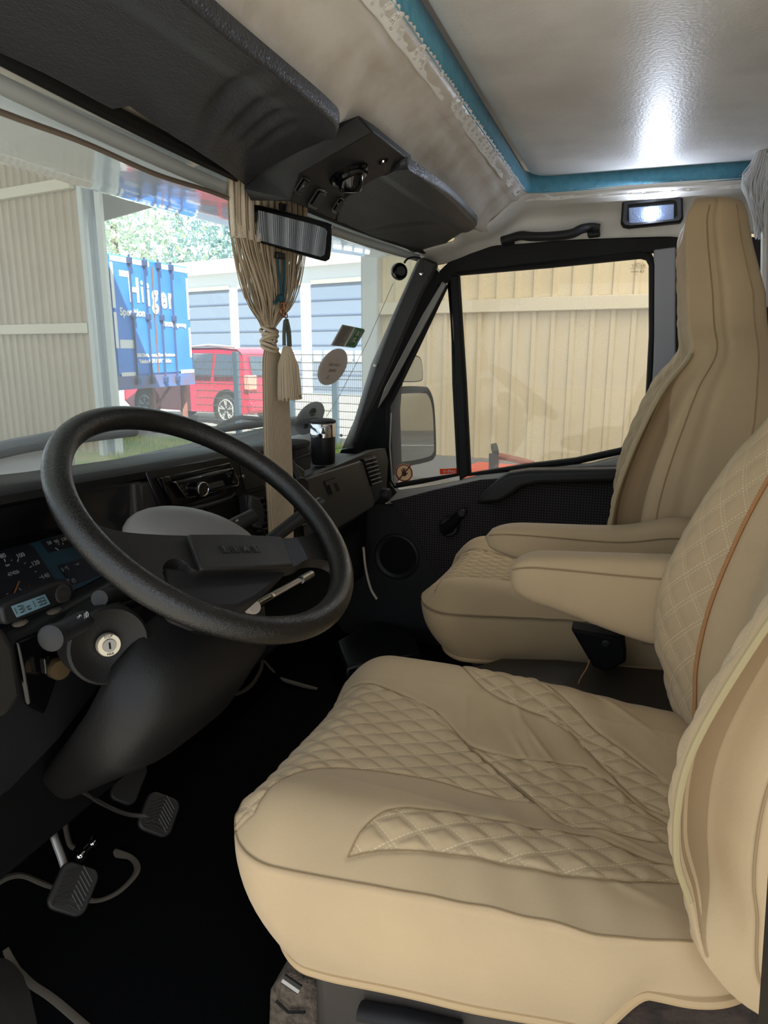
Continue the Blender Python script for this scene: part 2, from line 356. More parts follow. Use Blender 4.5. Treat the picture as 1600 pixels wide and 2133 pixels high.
def lattice(S, Y):
    unit = 1/math.hypot(1/QS, 1/QY); out = None
    for q in (S/QS+Y/QY, S/QS-Y/QY):
        d = np.abs(np.mod(q, 1)-.5)*unit; out = d if out is None else np.minimum(out, d)
    return out
HW, HL, YC = .257, .30, .13
def edge_k(a, b, r=.085):
    """square to rounded rectangle: shrink factor along the ray"""
    t = max(abs(a), abs(b))
    if t < 1e-9: return 1.0
    px, py = abs(a)/t*HW, abs(b)/t*HL; cx, cy = HW-r, HL-r
    if px <= cx or py <= cy: return 1.0
    A_ = px*px+py*py; B = -2*(px*cx+py*cy); C_ = cx*cx+cy*cy-r*r; D = B*B-4*A_*C_
    return min(1.0, (-B+math.sqrt(D))/(2*A_)) if D > 0 else .9
def seat_top(S, Y, d, puff):
    """height of the cushion at local S (across), Y (forward), d = distance from the edge"""
    z = .506+.014*sst(-.05, .3, Y)+(.011+.013*sst(-.1, .1, S))*np.exp(-((np.abs(S)-.185)/.05)**2)*sst(-.16, .12, Y)-.012*np.clip(1-(S/.14)**2, 0, 1)*sst(.42, .2, Y)
    e = np.clip(1-d/.085, 0, 1); z = z-(.013+.032*sst(.0, .36, Y)+.012*sst(-.1, .1, S))*e**2.3
    z = z+.0016*np.sin(Y*52+S*31)*np.exp(-((np.abs(S)-.10)/.06)**2)*sst(.3, .1, Y)+.0012*np.sin(Y*95-S*60+2)*np.exp(-((Y-.05)/.12)**2)
    for cs, cy, an, am, wd, ln in ((.02, .10, .5, .0028, .0045, .05), (.05, .08, .6, .0024, .004, .05), (.00, -.02, .3, .0022, .004, .06), (-.12, -.03, 1.2, .0022, .004, .05), (-.10, -.06, 1.1, .0024, .004, .06), (-.07, .02, 1.4, .0018, .005, .05), (.13, .13, .4, .0022, .005, .05), (.09, .20, .2, .0016, .006, .05), (-.20, -.03, 1.3, .002, .005, .04), (.17, -.02, .9, .002, .005, .06)):
        u = (S-cs)*math.cos(an)+(Y-cy)*math.sin(an); w = -(S-cs)*math.sin(an)+(Y-cy)*math.cos(an); z = z+am*np.exp(-(w/wd)**2)*np.exp(-(u/ln)**2)
    return z+puff
def make_cushion(cx, parent, hem_dz=0.0, arch=True, QUILTS=QUILTS):
    N = 230; a = np.linspace(-1, 1, N); S = np.zeros((N, N)); Y = np.zeros((N, N))
    for i in range(N):
        for j in range(N):
            t = max(abs(a[i]), abs(a[j])); k = 1+(edge_k(a[i], a[j])-1)*t**2.5
            S[i, j] = a[i]*HW*k; Y[i, j] = YC+a[j]*HL*k
    S *= 1-.07*sst(.0, -.12, Y)
    q = np.maximum(np.abs(S)-HW+.085, np.abs(Y-YC)-HL+.085); qx = np.maximum(np.abs(S)-HW+.085, 0); qy = np.maximum(np.abs(Y-YC)-HL+.085, 0)
    D = np.maximum(-(np.minimum(q, 0)+np.hypot(qx, qy)-.085), 0)
    mask = np.maximum.reduce([poly_mask(p, S, Y) for p in QUILTS])
    lat = lattice(S, Y); soft = sst(-.001, .004, mask)
    puff = soft*(.0042*(1-np.exp(-(lat/.006)**2))-.0018)
    for p in QUILTS:
        puff = puff-.0028*np.exp(-(poly_mask(p, S, Y)/.0028)**2)
    # one long seam from the front to the back on the near side, and its twin
    Z = seat_top(S, Y, D, puff)
    m = MB(); m.grid(np.stack([S+cx, Y, Z], -1))
    nq = len(m.v); ring = [(i, 0) for i in range(N)]+[(N-1, j) for j in range(1, N)]+[(i, N-1) for i in range(N-2, -1, -1)]+[(0, j) for j in range(N-2, 0, -1)]
    idx = [i*N+j for i, j in ring]; base = np.array([m.v[k] for k in idx]); n = len(idx); LV = 12
    cen = np.array([cx, YC]); hem = []
    rows = [idx]; quilt = list((mask > .0).astype(float).ravel()); uv = list(np.stack([S, Y], -1).reshape(-1, 2))
    for lv in range(1, LV+1):
        tau = lv/LV; row = []
        for k in range(n):
            p = base[k]; near = p[0] < cx; y = p[1]
            hz = (.338+.014*sst(.33, .12, y)+.018*sst(.15, -.02, y)) if near else .36
            if near and arch: hz += .058*sst(-.008, -.062, y)
            hz += hem_dz
            x2 = p[0]+(p[0]-cx)/HW*(.012*math.sin(math.pi*tau)**.8-.010*tau)*float(sst(-.12, -.02, y)); y2 = y-(.055*tau**1.3)*sst(.2, .43, y)+.008*math.sin(math.pi*tau)*sst(.3, .43, y)
            z2 = p[2]+(hz-p[2])*tau
            row.append(len(m.v)); m.v.append((x2, y2, z2)); quilt.append(0.0); uv.append((p[0]-cx, y))
            if lv == LV: hem.append((x2, y2, z2))
        rows.append(row)
    for lv in range(LV):
        for k in range(n):
            k2 = (k+1) % n; m.f.append((rows[lv][k], rows[lv][k2], rows[lv+1][k2], rows[lv+1][k]))
    o = m.build('cushion', M_seat, parent, ang=180)
    me = o.data; at = me.attributes.new('quilt', 'FLOAT', 'POINT'); at.data.foreach_set('value', quilt)
    ul = me.uv_layers.new(name='uv'); li = np.zeros(len(me.loops), int); me.loops.foreach_get('vertex_index', li)
    ul.data.foreach_set('uv', np.array(uv)[li].ravel())
    MB().tube(base[::2]+V(0, 0, -.0004), .0012, 6, closed=True).build('side_seam', M_seam, parent)
    MB().tube(np.array(hem)[::2], .0062, 8, closed=True).build('hem', M_hem, parent)
    seams = MB()
    for p in QUILTS:
        pp = spline(list(p)+[p[0]], 5)[:, :2]; L = []
        for s, y in pp:
            q1 = max(abs(s)-HW+.085, abs(y-YC)-HL+.085); qq = math.hypot(max(abs(s)-HW+.085, 0), max(abs(y-YC)-HL+.085, 0)); d = -(min(q1, 0)+qq-.085)
            if d > .004: L.append((s+cx, y, float(seat_top(s, y, d, -.0022))))
            else:
                if len(L) > 3: seams.tube(L, .0011, 5)
                L = []
        if len(L) > 3: seams.tube(L, .0011, 5)
    seams.build('panel_seam', M_seam, parent)
    return o
def make_back(cx, parent, W, YCn, YB, HWT, zs, tilt_quilt=True, pipes=(.56, 1.04), braid=None, gw=.20, seams=(.30, .82)):
    tW, tC, tB, tH = [np.array(t).T for t in (spline(W, 6), spline(YCn, 6), YB, spline(HWT, 6))]
    NF, NS, NB = 121, 30, 24
    us = np.linspace(-1, 1, NF)
    def inset_at(t, z): return .034*float(sst(.004, .04, t)*sst(.25, .13, t)*sst(.5, .6, z)*sst(1.06, .93, z))+.005*math.exp(-((t-.45)/.03)**2)+.03*t**4-.004*math.sin(math.pi*t)
    def front(z, u):
        w, c, h = np.interp(z, *tW), np.interp(z, *tC), np.interp(z, *tH); au = np.abs(u)
        y = c+(w-c)*sst(.42, .93, au)-.005*np.clip((au-.95)/.05, 0, 1)**2
        return np.stack([cx+u*h*np.ones_like(y), y, np.full_like(y, z)], -1)
    loops = []; quilt = []; uv = []
    for z in zs:
        Fp = front(z, us); h = np.interp(z, *tH); yb = np.interp(z, *tB); s = us*h
        qm = (np.abs(us) > .64) & (np.abs(us) < .965) & (z < pipes[1]+.0) & (z > .47)
        if z > pipes[1]+.06: qm = (np.abs(us) < .9) & (z < zs[-1]-.05)
        lat = lattice(s, np.full_like(s, z*1.0)); Fp[:, 1] += np.where(qm, .0036*(1-np.exp(-(lat/.006)**2))-.0015, 0)
        Fp[:, 1] -= .003*np.exp(-((np.abs(us)-.63)/.012)**2)
        L = list(Fp); quilt += list(qm.astype(float)); uv += [(a, z) for a in s]
        side = []
        for k in range(1, NS+1):
            t = (k/NS)**1.3; side.append((h-inset_at(t, z), t))
        yr = Fp[-1, 1]
        R = [np.array([cx+sx, yr+(yb-yr)*t, z]) for sx, t in side]; Lf = [np.array([cx-sx, yr+(yb-yr)*t, z]) for sx, t in side]
        hb = side[-1][0]; B = [np.array([cx+hb*b, yb-.012*(1-b*b), z]) for b in np.linspace(1, -1, NB)[1:-1]]
        L = L+R+B+Lf[::-1]; quilt += [0.0]*(2*NS+NB-2); uv += [(0, z)]*(2*NS+NB-2); loops.append(L)
    # rounded crown
    c = np.mean(loops[-1], 0)
    for f, dz in ((.93, .008), (.78, .015), (.5, .020), (.2, .022)):
        loops.append([c+(p-c)*f+V(0, 0, dz) for p in loops[-1-[.93, .78, .5, .2].index(f)]]); quilt += [0.0]*len(c) if False else [0.0]*len(loops[-1]); uv += [(0, 0)]*len(loops[-1])
    m = MB(); m.loft(loops); o = m.build('backrest', M_seat, parent, ang=180)
    me = o.data; at = me.attributes.new('quilt', 'FLOAT', 'POINT'); at.data.foreach_set('value', quilt)
    ul = me.uv_layers.new(name='uv'); li = np.zeros(len(me.loops), int); me.loops.foreach_get('vertex_index', li); ul.data.foreach_set('uv', np.array(uv)[li].ravel())
    for sg in (-1, 1):
        zz = np.linspace(pipes[0], pipes[1], 50); P = np.array([front(np.float64(z), np.array([sg*1.0]))[0] for z in zz]); P[:, 0] += sg*.001
        MB().tube(P, .0036, 8).build('edge_piping', M_pipe, parent)
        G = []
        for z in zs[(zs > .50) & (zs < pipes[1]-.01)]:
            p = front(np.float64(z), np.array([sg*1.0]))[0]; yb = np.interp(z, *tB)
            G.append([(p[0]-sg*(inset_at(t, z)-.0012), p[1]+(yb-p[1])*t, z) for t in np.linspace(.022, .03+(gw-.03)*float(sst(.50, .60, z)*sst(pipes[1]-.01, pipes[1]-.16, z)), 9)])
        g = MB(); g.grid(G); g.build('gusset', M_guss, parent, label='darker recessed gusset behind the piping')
        for t in seams:
            P = []
            for z in zs[2:-1]:
                p = front(np.float64(z), np.array([sg*1.0]))[0]; yb = np.interp(z, *tB); ins = inset_at(t, z)-.0006
                P.append((p[0]-sg*ins, p[1]+(yb-p[1])*t, z))
            MB().tube(P, .0013, 5).build('side_seam', M_seam, parent)
        if braid:
            zz = np.linspace(braid[0], braid[1], 60); P = np.array([front(np.float64(z), np.array([sg*.63]))[0] for z in zz]); P[:, 1] += .0008
            m = MB(); m.tube(P, .0028, 7)
            for k in range(len(P)-1):
                for t in (0, .5): m.ico(P[k]+(P[k+1]-P[k])*t+V(0, .001, .0), .0026, 4, 5)
            m.build('orange_braid', M_braid, parent, label='orange braided piping')
    return o
def make_arm(cx, y0, y1, z0, z1, w, parent, drop=.0, hump=0.0):
    """padded armrest sleeve: a loft along y, nose at y1"""
    loops = []; seam_l = []
    for t in np.linspace(0, 1, 34):
        y = y0+(y1-y0)*t; nose = max(0, (t-.80)/.20); k = math.sqrt(max(0, 1-nose**2.4)) if nose > 0 else 1
        zt = z1+hump*math.exp(-((t-.12)/.16)**2)-.02*t; zb = z0+.055*sst(.1, 1, t)*1.0+drop*t
        zc = (zt+zb)/2-.005; hh = (zt-zb)/2*max(k, .05); ww = w/2*max(k, .05)**.8
        L = []
        for q in np.linspace(0, 2*math.pi, 36, endpoint=False):
            c, s = math.cos(q), math.sin(q); e = .55
            L.append((cx+ww*abs(c)**e*(1 if c > 0 else -1), y, zc+hh*abs(s)**e*(1 if s > 0 else -1)))
        loops.append(L); seam_l.append((cx-ww*.985, y, zc+hh*.62))
    m = MB(); m.loft(loops); o = m.build('armrest', M_seat, parent, ang=80)
    me = o.data; me.attributes.new('quilt', 'FLOAT', 'POINT')
    MB().tube(seam_l[:-1], .0014, 5).build('armrest_seam', M_seam, parent)
    return o

dr = thing('driver_seat', 'beige quilted driver seat in the foreground with orange braid on its backrest', 'seat', (SC, .12, .06))
make_cushion(SC, dr)
ZD = np.linspace(.435, 1.30, 150)
make_back(SC, dr, [(.435, -.19), (.46, -.135), (.493, -.102), (.52, -.090), (.56, -.080), (.61, -.064), (.70, -.066), (.81, -.104), (.9, -.148), (.95, -.18), (1.05, -.215), (1.15, -.215), (1.31, -.22)],
          [(.43, -.20), (.5, -.15), (.6, -.150), (.8, -.185), (.95, -.225), (1.05, -.235), (1.31, -.235)], [(.43, -.25), (.6, -.31), (.9, -.34), (1.31, -.33)],
          [(.43, .25), (.5, .262), (.85, .262), (.95, .245), (1.05, .16), (1.31, .14)], ZD, braid=(.52, 1.0), gw=.115, seams=(.26, .82))
make_arm(-.125, -.13, .175, .585, .737, .075, dr)
MB().b2((-.655, -.16, .10), (-.20, .315, .355)).build('seat_base', mat('seat_base_plastic', (58, 52, 47), .55, bump=(300, .3)), dr, bevel=.02, seg=3)
m = MB(); m.tube([A(750, 2105, x=-.668), A(840, 2120, x=-.668), A(960, 2150, x=-.668)], .013, 10, flat=.6); m.build('adjuster_handle', M_blk, dr)
MB().b2((-.64, -.20, .30), (-.22, .02, .468)).build('seat_frame_cover', M_brownc, dr, bevel=.02, label='brown fuzzy pad under the seat cover')
m = MB(); m.prism([A(585, 2040, x=-.60), A(556, 2075, x=-.60), A(552, 2200, x=-.60), A(680, 2200, x=-.60), A(660, 2060, x=-.60)], (.10, 0, 0)); m.build('carpet_pad', M_greyc, dr, bevel=.012, label='grey fuzzy carpet pad')
m = MB(); m.tube([A(590, 2038, x=-.625), A(625, 2062, x=-.625)], .006, 8); m.build('seat_lever', M_steel, dr); m = MB(); m.tube([A(575, 2085, x=-.606), A(600, 2108, x=-.606), A(635, 2108, x=-.606)], .002, 5); m.build('cord_loop', M_rub, dr)

PC = .412
ps = thing('passenger_seat', 'beige high-backed passenger seat beside the far door window', 'seat', (PC, .12, .06))
make_cushion(PC, ps, .03, False, [Q_MID])
ZP = np.linspace(.46, 1.322, 150)
make_back(PC, ps, [(.44, -.02), (.6, .015), (.72, .022), (.83, 0), (.966, -.05), (1.04, -.10), (1.10, -.095), (1.26, -.078), (1.305, -.080), (1.34, -.10)],
          [(.44, -.1), (.72, -.07), (.9, -.10), (1.02, -.125), (1.10, -.10), (1.26, -.08), (1.34, -.10)], [(.44, -.20), (.7, -.26), (.917, -.262), (1.156, -.232), (1.25, -.20), (1.31, -.185), (1.34, -.17)],
          [(.44, .25), (.9, .255), (.98, .25), (1.06, .20), (1.12, .165), (1.26, .15), (1.31, .143), (1.34, .125)], ZP)
make_arm(.112, -.15, .262, .59, .725, .075, ps, hump=.02)
MB().b2((.18, -.16, .10), (.64, .30, .385)).build('seat_base', mat('passenger_base_plastic', (50, 44, 40), .6, bump=(300, .3)), ps, bevel=.02, seg=3)
# dark console between the seats with the black buckle bracket
con = thing('centre_console', 'dark plastic console between the two front seats', 'console', (.0, .0, .06))
m = MB(); m.loft([[(x, y, z) for x, z in ((-.13, .06), (.142, .06), (.142, zt-.01), (.125, zt), (-.11, zt), (-.13, zt-.01))] for y, zt in ((.30, .36), (.22, .40), (.10, .415), (-.05, .42), (-.2, .43))])
m.build('console_body', mat('console_plastic', (46, 41, 38), .5, bump=(300, .3)), con, bevel=.008)
m = MB(); m.prism([A(1188, 1310, x=.06), A(1300, 1330, x=.06), A(1305, 1380, x=.06), A(1262, 1402, x=.06), A(1235, 1390, x=.06)], (.05, 0, 0)); m.build('buckle_bracket', M_deep, con, bevel=.006, label='black bracket with a round hole')
MB().lathe([(.008, 0), (.006, .001), (.004, .001), (.004, -.002)], A(1262, 1342, x=.0585), (-1, 0, 0), 12).build('bracket_bolt', M_blk, con)
m = MB(); m.tube(spline([A(1228, 1375, x=.02), A(1222, 1392, x=.02), A(1210, 1412, x=.02), A(1205, 1425, x=.02)], 5), .0015, 5); m.build('wire', M_braid, con)
# ------------------------------------------------------------------ windscreen
def WS(x, t):
    k = (x-.03)/.8
    b = V(x, .955-.125*k*k, .785-.03*max(k, 0)); tp = V(x, .655-.05*k*k, 1.325)
    return b+(tp-b)*t+V(0, .035*math.sin(math.pi*t)*(1-.6*min(1, k*k)), 0)
def on_ws(px, py):
    d = ray(px, py); lo, hi = .8, 4.0
    def side(t):
        p = CAM+d*t; tt = (p[2]-.785)/(1.325-.785); return p[1]-WS(p[0], tt)[1]
    for _ in range(60):
        mid = (lo+hi)/2
        if side(mid) < 0: lo = mid
        else: hi = mid
    return CAM+d*lo
g = MB(); g.grid([[WS(x, t) for t in np.linspace(-.03, 1.0, 20)] for x in np.linspace(-.86, .83, 44)])
g.build('window_1', M_wind, kind='structure', solid=.004, ang=80)
# ------------------------------------------------------------------ dashboard
DY = .72
def D(px, py, y=DY): return A(px, py, y=y)
dash = thing('dashboard', 'black plastic dashboard running under the windscreen', 'dashboard', (0, .85, .40))
lip = [D(-330, 1070), D(-150, 1043), D(0, 1015), D(85, 1001), D(147, 993), D(290, 970), D(428, 947), D(500, 936), D(575, 926)]
lip = [(p[0], p[2]) for p in lip]
def lipz(x): return float(np.interp(x, [q[0] for q in lip], [q[1] for q in lip]))
lx = np.linspace(lip[0][0], .10, 34)
m = MB(); m.loft([[V(x, .722, lipz(x)-.022), V(x, .716, lipz(x)-.010), V(x, .726, lipz(x)), V(x, .80, lipz(x)+.002), V(x, .985, lipz(x)-.03), V(x, .985, lipz(x)-.06), V(x, .80, lipz(x)-.035)] for x in lx])
m.build('upper_shell', M_upper, dash, ang=50)
# recess of the instrument cluster
CN = nrm(V(0, -.80, .60)); CP = V(-.50, .775, .745)
def CL(px, py, off=0):
    d = ray(px, py); p0 = CP+CN*off; return CAM+d*(((p0-CAM)@CN)/(d@CN))
EX = V(1, 0, 0); EY = nrm(V(0, .60, .80))
m = MB(); m.b2((-.86, .84, .66), (-.34, .86, .835)); m.build('recess_back', M_deep, dash)
m = MB(); xr = D(290, 985)[0]
m.prism([V(xr-.012, .722, .70), V(xr-.012, .722, lipz(xr)-.025), V(xr-.012, .85, lipz(xr)-.03), V(xr-.012, .85, .66)], (.02, 0, 0)); m.build('recess_side', M_dash, dash, bevel=.004)
cl = MB(); cl.prism([CL(*q) for q in [(-190, 1225), (0, 1147), (135, 1111), (196, 1094), (240, 1200), (226, 1205), (120, 1243), (-160, 1330)]], CN*-.012)
cl = cl.build('gauge_panel', mat('gauge_teal', (40, 84, 98), .35), dash, bevel=.002)
M_gauge = mat('gauge_black', (26, 28, 32), .35)
for q in ([(-190, 1228), (0, 1149), (58, 1133), (70, 1140), (118, 1213), (112, 1226), (-150, 1316)], [(84, 1128), (140, 1113), (152, 1139), (101, 1152)], [(120, 1178), (178, 1161), (212, 1196), (149, 1219)]):
    m = MB(); m.prism([CL(*p, .0006) for p in q], CN*.0006); m.build('gauge_face', M_gauge, dash)
def gt(st, px, py, size, mt=None, bold=0): return text('numeral', st, size, CL(px, py, .0016), EX, EY, mt or M_white, cl, .0002, bold=bold)
for st, px, py in (('80', 6, 1158), ('100', 43, 1157), ('120', 74, 1173), ('140', 95, 1200), ('50', 103, 1131), ('90', 118, 1128), ('130', 134, 1123)): gt(st, px, py, .0095 if px < 99 else .008)
gt('47426', 28, 1194, .0075); gt('5', 43, 1229, .0075); gt('4', 62, 1222, .007, mat('red_print', (190, 90, 80), .6)); gt('km', 16, 1177, .005); gt('km/h', 58, 1237, .0042)
gt('[- +]', 135, 1184, .007); gt('(!)', 153, 1209, .008); gt('(P', 142, 1209, .006); gt('~o', 160, 1175, .007)
m = MB()
for a, b in (((9, 1164), (11, 1170)), ((38, 1164), (37, 1170)), ((62, 1182), (67, 1179)), ((82, 1203), (88, 1202)), ((73, 1191), (76, 1190)), ((84, 1215), (88, 1216)), ((85, 1225), (89, 1227)), ((14, 1238), (17, 1236)), ((29, 1247), (31, 1244)), ((122, 1132), (123, 1135)), ((131, 1131), (132, 1134)), ((51, 1174), (53, 1172)), ((24, 1166), (24, 1168))):
    m.tube([CL(*a, .0016), CL(*b, .0016)], .0006, 4)
m.build('scale_marks', M_white, cl, kind='stuff')
MB().tube([CL(28, 1240, .003), CL(40, 1211, .003)], .0011, 5).build('needle', mat('orange_needle', (206, 128, 66), .5), cl)
MB().tube([CL(115, 1141, .003), CL(122, 1146, .003)], .0007, 5).build('needle', M_white, cl)
m = MB(); m.prism([D(-330, 1115, .728), D(-150, 1090, .728), D(0, 1062, .728), D(157, 1031, .728), D(270, 1010, .728), V(-.40, .742, .70), V(-.95, .742, .69)], (0, .003, 0)); m.build('instrument_glass', M_instr, dash)
# lower half of the dashboard, left to right
m = MB(); m.prism([V(-.90, .72, .695), V(-.62, .718, .700), V(-.36, .718, .715), V(-.36, .735, .60), V(-.58, .74, .50), V(-.66, .75, .47), V(-.90, .75, .47)], (0, .22, 0)); m.build('lower_panel', M_blk, dash, bevel=.008)
m = MB(); m.prism([D(35, 1338, .715), D(120, 1300, .715), D(135, 1320, .715), D(128, 1395, .715), D(95, 1490, .715), D(60, 1470, .715)], (0, .01, 0)); m.build('switch_plate', M_gloss, dash, bevel=.006)
k = MB(); k.lathe([(.0, .03), (.0125, .03), (.0138, .027), (.0138, .012), (.008, .010), (.008, 0)], A(108, 1388, y=.715), (-.45, -1, .15), 24); k = k.build('choke_knob', mat('brass_knob', (118, 98, 70), .3, .7), dash, label='round brass-coloured knob')
m = MB(); m.prism([A(80, 1370, y=.712), A(92, 1364, y=.712), A(96, 1400, y=.712), A(84, 1404, y=.712)], (0, -.01, 0)); m.build('knob_bracket', M_gloss, dash, bevel=.002)
m = MB(); m.prism([D(-40, 1330, .70), D(8, 1300, .70), D(35, 1340, .70), D(52, 1450, .70), D(20, 1495, .70), D(-60, 1510, .70)], (0, .03, 0)); m.build('side_pocket', M_dash, dash, bevel=.012, seg=3)
# middle console with the radio slot
xa, xb = D(290, 978)[0], .245
m = MB(); m.prism([V(xa, DY, lipz(xa)-.028), V(-.1, DY, lipz(-.1)-.028), V(.10, DY, lipz(.10)-.028), V(.16, DY, .80), V(xb, DY+.01, .765), V(xb, DY+.02, .55), V(.0, DY+.02, .50), V(xa, DY+.02, .50)], (0, .22, 0)); m.build('centre_panel', M_dash, dash, bevel=.005)
m = MB(); m.prism([D(304, 980, .715), D(452, 953, .715), D(520, 946, .715), D(545, 1000, .715), D(560, 1020, .715), D(500, 1034, .715), D(340, 1070, .715)], (0, .006, 0)); m.build('radio_surround', mat('surround_plastic', (24, 24, 26), .3), dash, bevel=.003)
m = MB(); m.prism([D(502, 970, .712), D(528, 962, .712), D(552, 1005, .712), D(540, 1016, .712), D(512, 1022, .712)], (0, .004, 0)); m.build('blank_plate', M_blk, dash, bevel=.002)
MB().lathe([(.0, .003), (.0035, .002), (.0045, 0)], A(507, 993, y=.7115), (-.3, -1, 0), 12).build('screw', M_chrome, dash)
m = MB(); m.prism([D(430, 1050, .716), D(560, 1024, .716), D(575, 1070, .716), D(500, 1105, .716), D(445, 1110, .716)], (0, .004, 0)); m.build('pocket_opening', M_deep, dash, bevel=.002)
m = MB(); m.tube([D(345, 1072, .712), D(430, 1052, .712), D(478, 1037, .712), D(486, 1028, .712)], .0055, 8); m.build('shelf_edge', M_blk, dash)
vn = MB(); vn.prism([D(500, 1042, .713), D(600, 1020, .713), D(640, 1095, .713), D(545, 1122, .713)], (0, .012, 0)); vn = vn.build('centre_vent', M_deep, dash, bevel=.003)
for k in range(7):
    t = k/6; MB().tube([A(503+40*t, 1048+70*t, y=.709), A(602+36*t, 1026+66*t, y=.709)], .0022, 6).build('vent_slat', M_blk, vn)
for k in range(5):
    t = .1+.8*k/4; MB().tube([A(503+97*t, 1046-22*t, y=.707), A(545+93*t, 1118-25*t, y=.707)], .0014, 6).build('vent_slat', M_blk, vn)
# glovebox half
gb = [V(.20, DY, .742), V(.30, DY, .748), V(.70, DY, .752), V(.80, DY-.005, .745), V(.845, DY, .70), V(.86, DY+.01, .60), V(.80, DY+.05, .545), V(.30, DY+.06, .52), V(.22, DY+.05, .54)]
m = MB(); m.loft([[p+V(0, 0, 0) for p in gb], [p+V(0, .02, 0) for p in gb], [p+V(0, .022, -.022 if p[2] > .69 else 0) for p in gb], [p+V(0, .28, -.022 if p[2] > .69 else 0) for p in gb]]); m.build('glovebox_body', M_dash, dash, bevel=.007, seg=3)
gl = MB(); gl.prism([D(628, 1000, .712), D(752, 960, .712), D(757, 962, .712), D(781, 1045, .712), D(778, 1056, .712), D(650, 1135, .712), D(640, 1125, .712)], (0, .01, 0)); gl = gl.build('glovebox_lid', M_dash, dash, bevel=.004, seg=3)
m = MB(); m.prism([D(675, 1002, .7105), D(697, 995, .7105), D(708, 1022, .7105), D(686, 1031, .7105)], (0, .003, 0)); m.build('handle_recess', M_deep, gl)
m = MB()
for q in ([(677, 1004), (698, 997), (701, 1005), (680, 1012)], [(686, 1009), (694, 1006), (701, 1025), (693, 1028)]): m.prism([D(*p, .7085) for p in q], (0, .002, 0))
m.build('lid_handle', M_dash, gl)
vn = MB(); vn.prism([D(757, 956, .709), D(783, 949, .709), D(797, 1005, .709), D(775, 1013, .709)], (0, .012, 0)); vn = vn.build('side_vent', M_deep, dash, bevel=.003, label='slatted air vent at the door end')
for k in range(7):
    t = (k+.3)/6.6; MB().tube([A(758+18*t, 957+55*t, y=.706), A(783+13*t, 951+54*t, y=.706)], .0021, 6).build('vent_slat', M_dash, vn)
for t in (.33, .66): MB().tube([A(757+26*t, 956-7*t, y=.707), A(775+22*t, 1012-7*t, y=.707)], .0014, 6).build('vent_slat', M_dash, vn)
m = MB(); m.lathe([(.0, .026), (.017, .026), (.019, .022), (.020, 0)], A(796, 1029, y=.712), (-.1, -1, 0), 24); m.build('vent_knob', M_blk, dash)
MB().b2((-.86, .80, .30), (.86, .98, .56)).build('bulkhead_pad', M_deep, dash, bevel=.02)
MB().b2((.16, .90, .70), (.84, .97, .795)).build('shelf_back', M_dash, dash, bevel=.02, seg=3)
# ------------------------------------------------------------------ radio
rp = D(428, 1008); ra = thing('car_radio', 'black car radio with a chrome dial in the middle of the dashboard', 'radio', rp)
fp = [(365, 1004), (483, 975), (496, 1011), (389, 1038)]
m = MB(); m.prism([D(338, 995, .703), D(354, 991, .703), D(378, 1052, .703), D(361, 1057, .703)], (0, .012, 0)); m.prism([D(330, 997, .708), D(480, 963, .708), D(500, 1016, .708), D(362, 1060, .708)], (0, .008, 0)); m.build('mounting_frame', M_gloss, ra, bevel=.002)
m = MB(); m.prism([D(*q, .694) for q in fp], (0, .014, 0)); m.build('faceplate', M_gloss, ra, bevel=.003)
P = [D(*q, .6935) for q in ((365, 1004), (368, 1009), (388, 1037), (414, 1032), (419, 1034), (424, 1030), (495, 1011), (497, 1003), (484, 976))]
MB().tube(P, .0012, 6).build('chrome_edge', M_chrome, ra)
MB().prism([D(376, 1005, .6925), D(474, 981, .6925), D(475, 984, .6925), D(377, 1009, .6925)], (0, .002, 0)).build('disc_slot', M_deep, ra)
MB().prism([D(418, 1012, .6925), D(464, 1001, .6925), D(469, 1011, .6925), D(422, 1023, .6925)], (0, .002, 0)).build('display', mat('dead_display', (58, 56, 52), .3), ra)
kb = A(413, 1019, y=.6925); m = MB(); m.lathe([(.0, .012), (.0105, .012), (.0125, .009), (.013, 0)], kb, (-.2, -1, .1), 28); kn = m.build('dial', M_gloss, ra)
m = MB(); m.tube([kb+V(-.0024, -.0118, .001)+.0118*(math.cos(a)*V(1, -.2, 0)+math.sin(a)*V(0, 0, 1)) for a in np.linspace(0, 2*math.pi, 28, endpoint=False)], .0011, 6, closed=True); m.build('dial_ring', M_chrome, kn)
for px, py in ((378, 1013), (383, 1021), (388, 1029), (474, 987), (481, 985), (478, 992), (487, 1004)): MB().prism(rrect(D(px, py, .6925), V(1, 0, 0), V(0, 0, 1), .008, .004, .001, 2), (0, .002, 0)).build('button', M_blk, ra)
# phone holder on the middle vent and the round magnet mount beside it
hp = A(537, 1070, y=.695); h = thing('phone_holder', 'grey ribbed phone holder clipped to the middle air vent', 'phone holder', hp)
pad = [D(524, 1032, .682), D(541, 1038, .682), D(550, 1058, .682), D(552, 1085, .682), D(545, 1101, .682), D(532, 1098, .682), D(525, 1072, .682), D(521, 1050, .682)]
m = MB(); m.prism(pad, (0, .008, 0)); pdo = m.build('pad', mat('holder_grey', (62, 62, 64), .6), h, bevel=.003)
m = MB(); m.prism([D(513, 1032, .69), D(525, 1030, .69), D(533, 1098, .69), D(520, 1085, .69)], (0, .02, 0)); m.build('clamp', M_blk, h, bevel=.003)
m = MB()
for r in range(9):
    for c in range(4):
        px = 527+c*4.5+r*1.1+(r % 2)*2; py = 1042+r*6.2+c*.8; m.ico(D(px, py, .6815), .0011, 4, 5)
m.build('rubber_dots', M_blk, h, kind='stuff')
mp = thing('magnet_mount', 'round black magnet mount behind the right of the steering wheel', 'phone mount', A(628, 1020, y=.69))
MB().lathe([(.0, 0), (.026, 0), (.0275, .002), (.0275, .005), (.026, .007), (0, .007)], A(628, 1020, y=.68), (.25, 1, .05), 32).build('disc', mat('mount_black', (16, 18, 24), .35), mp)
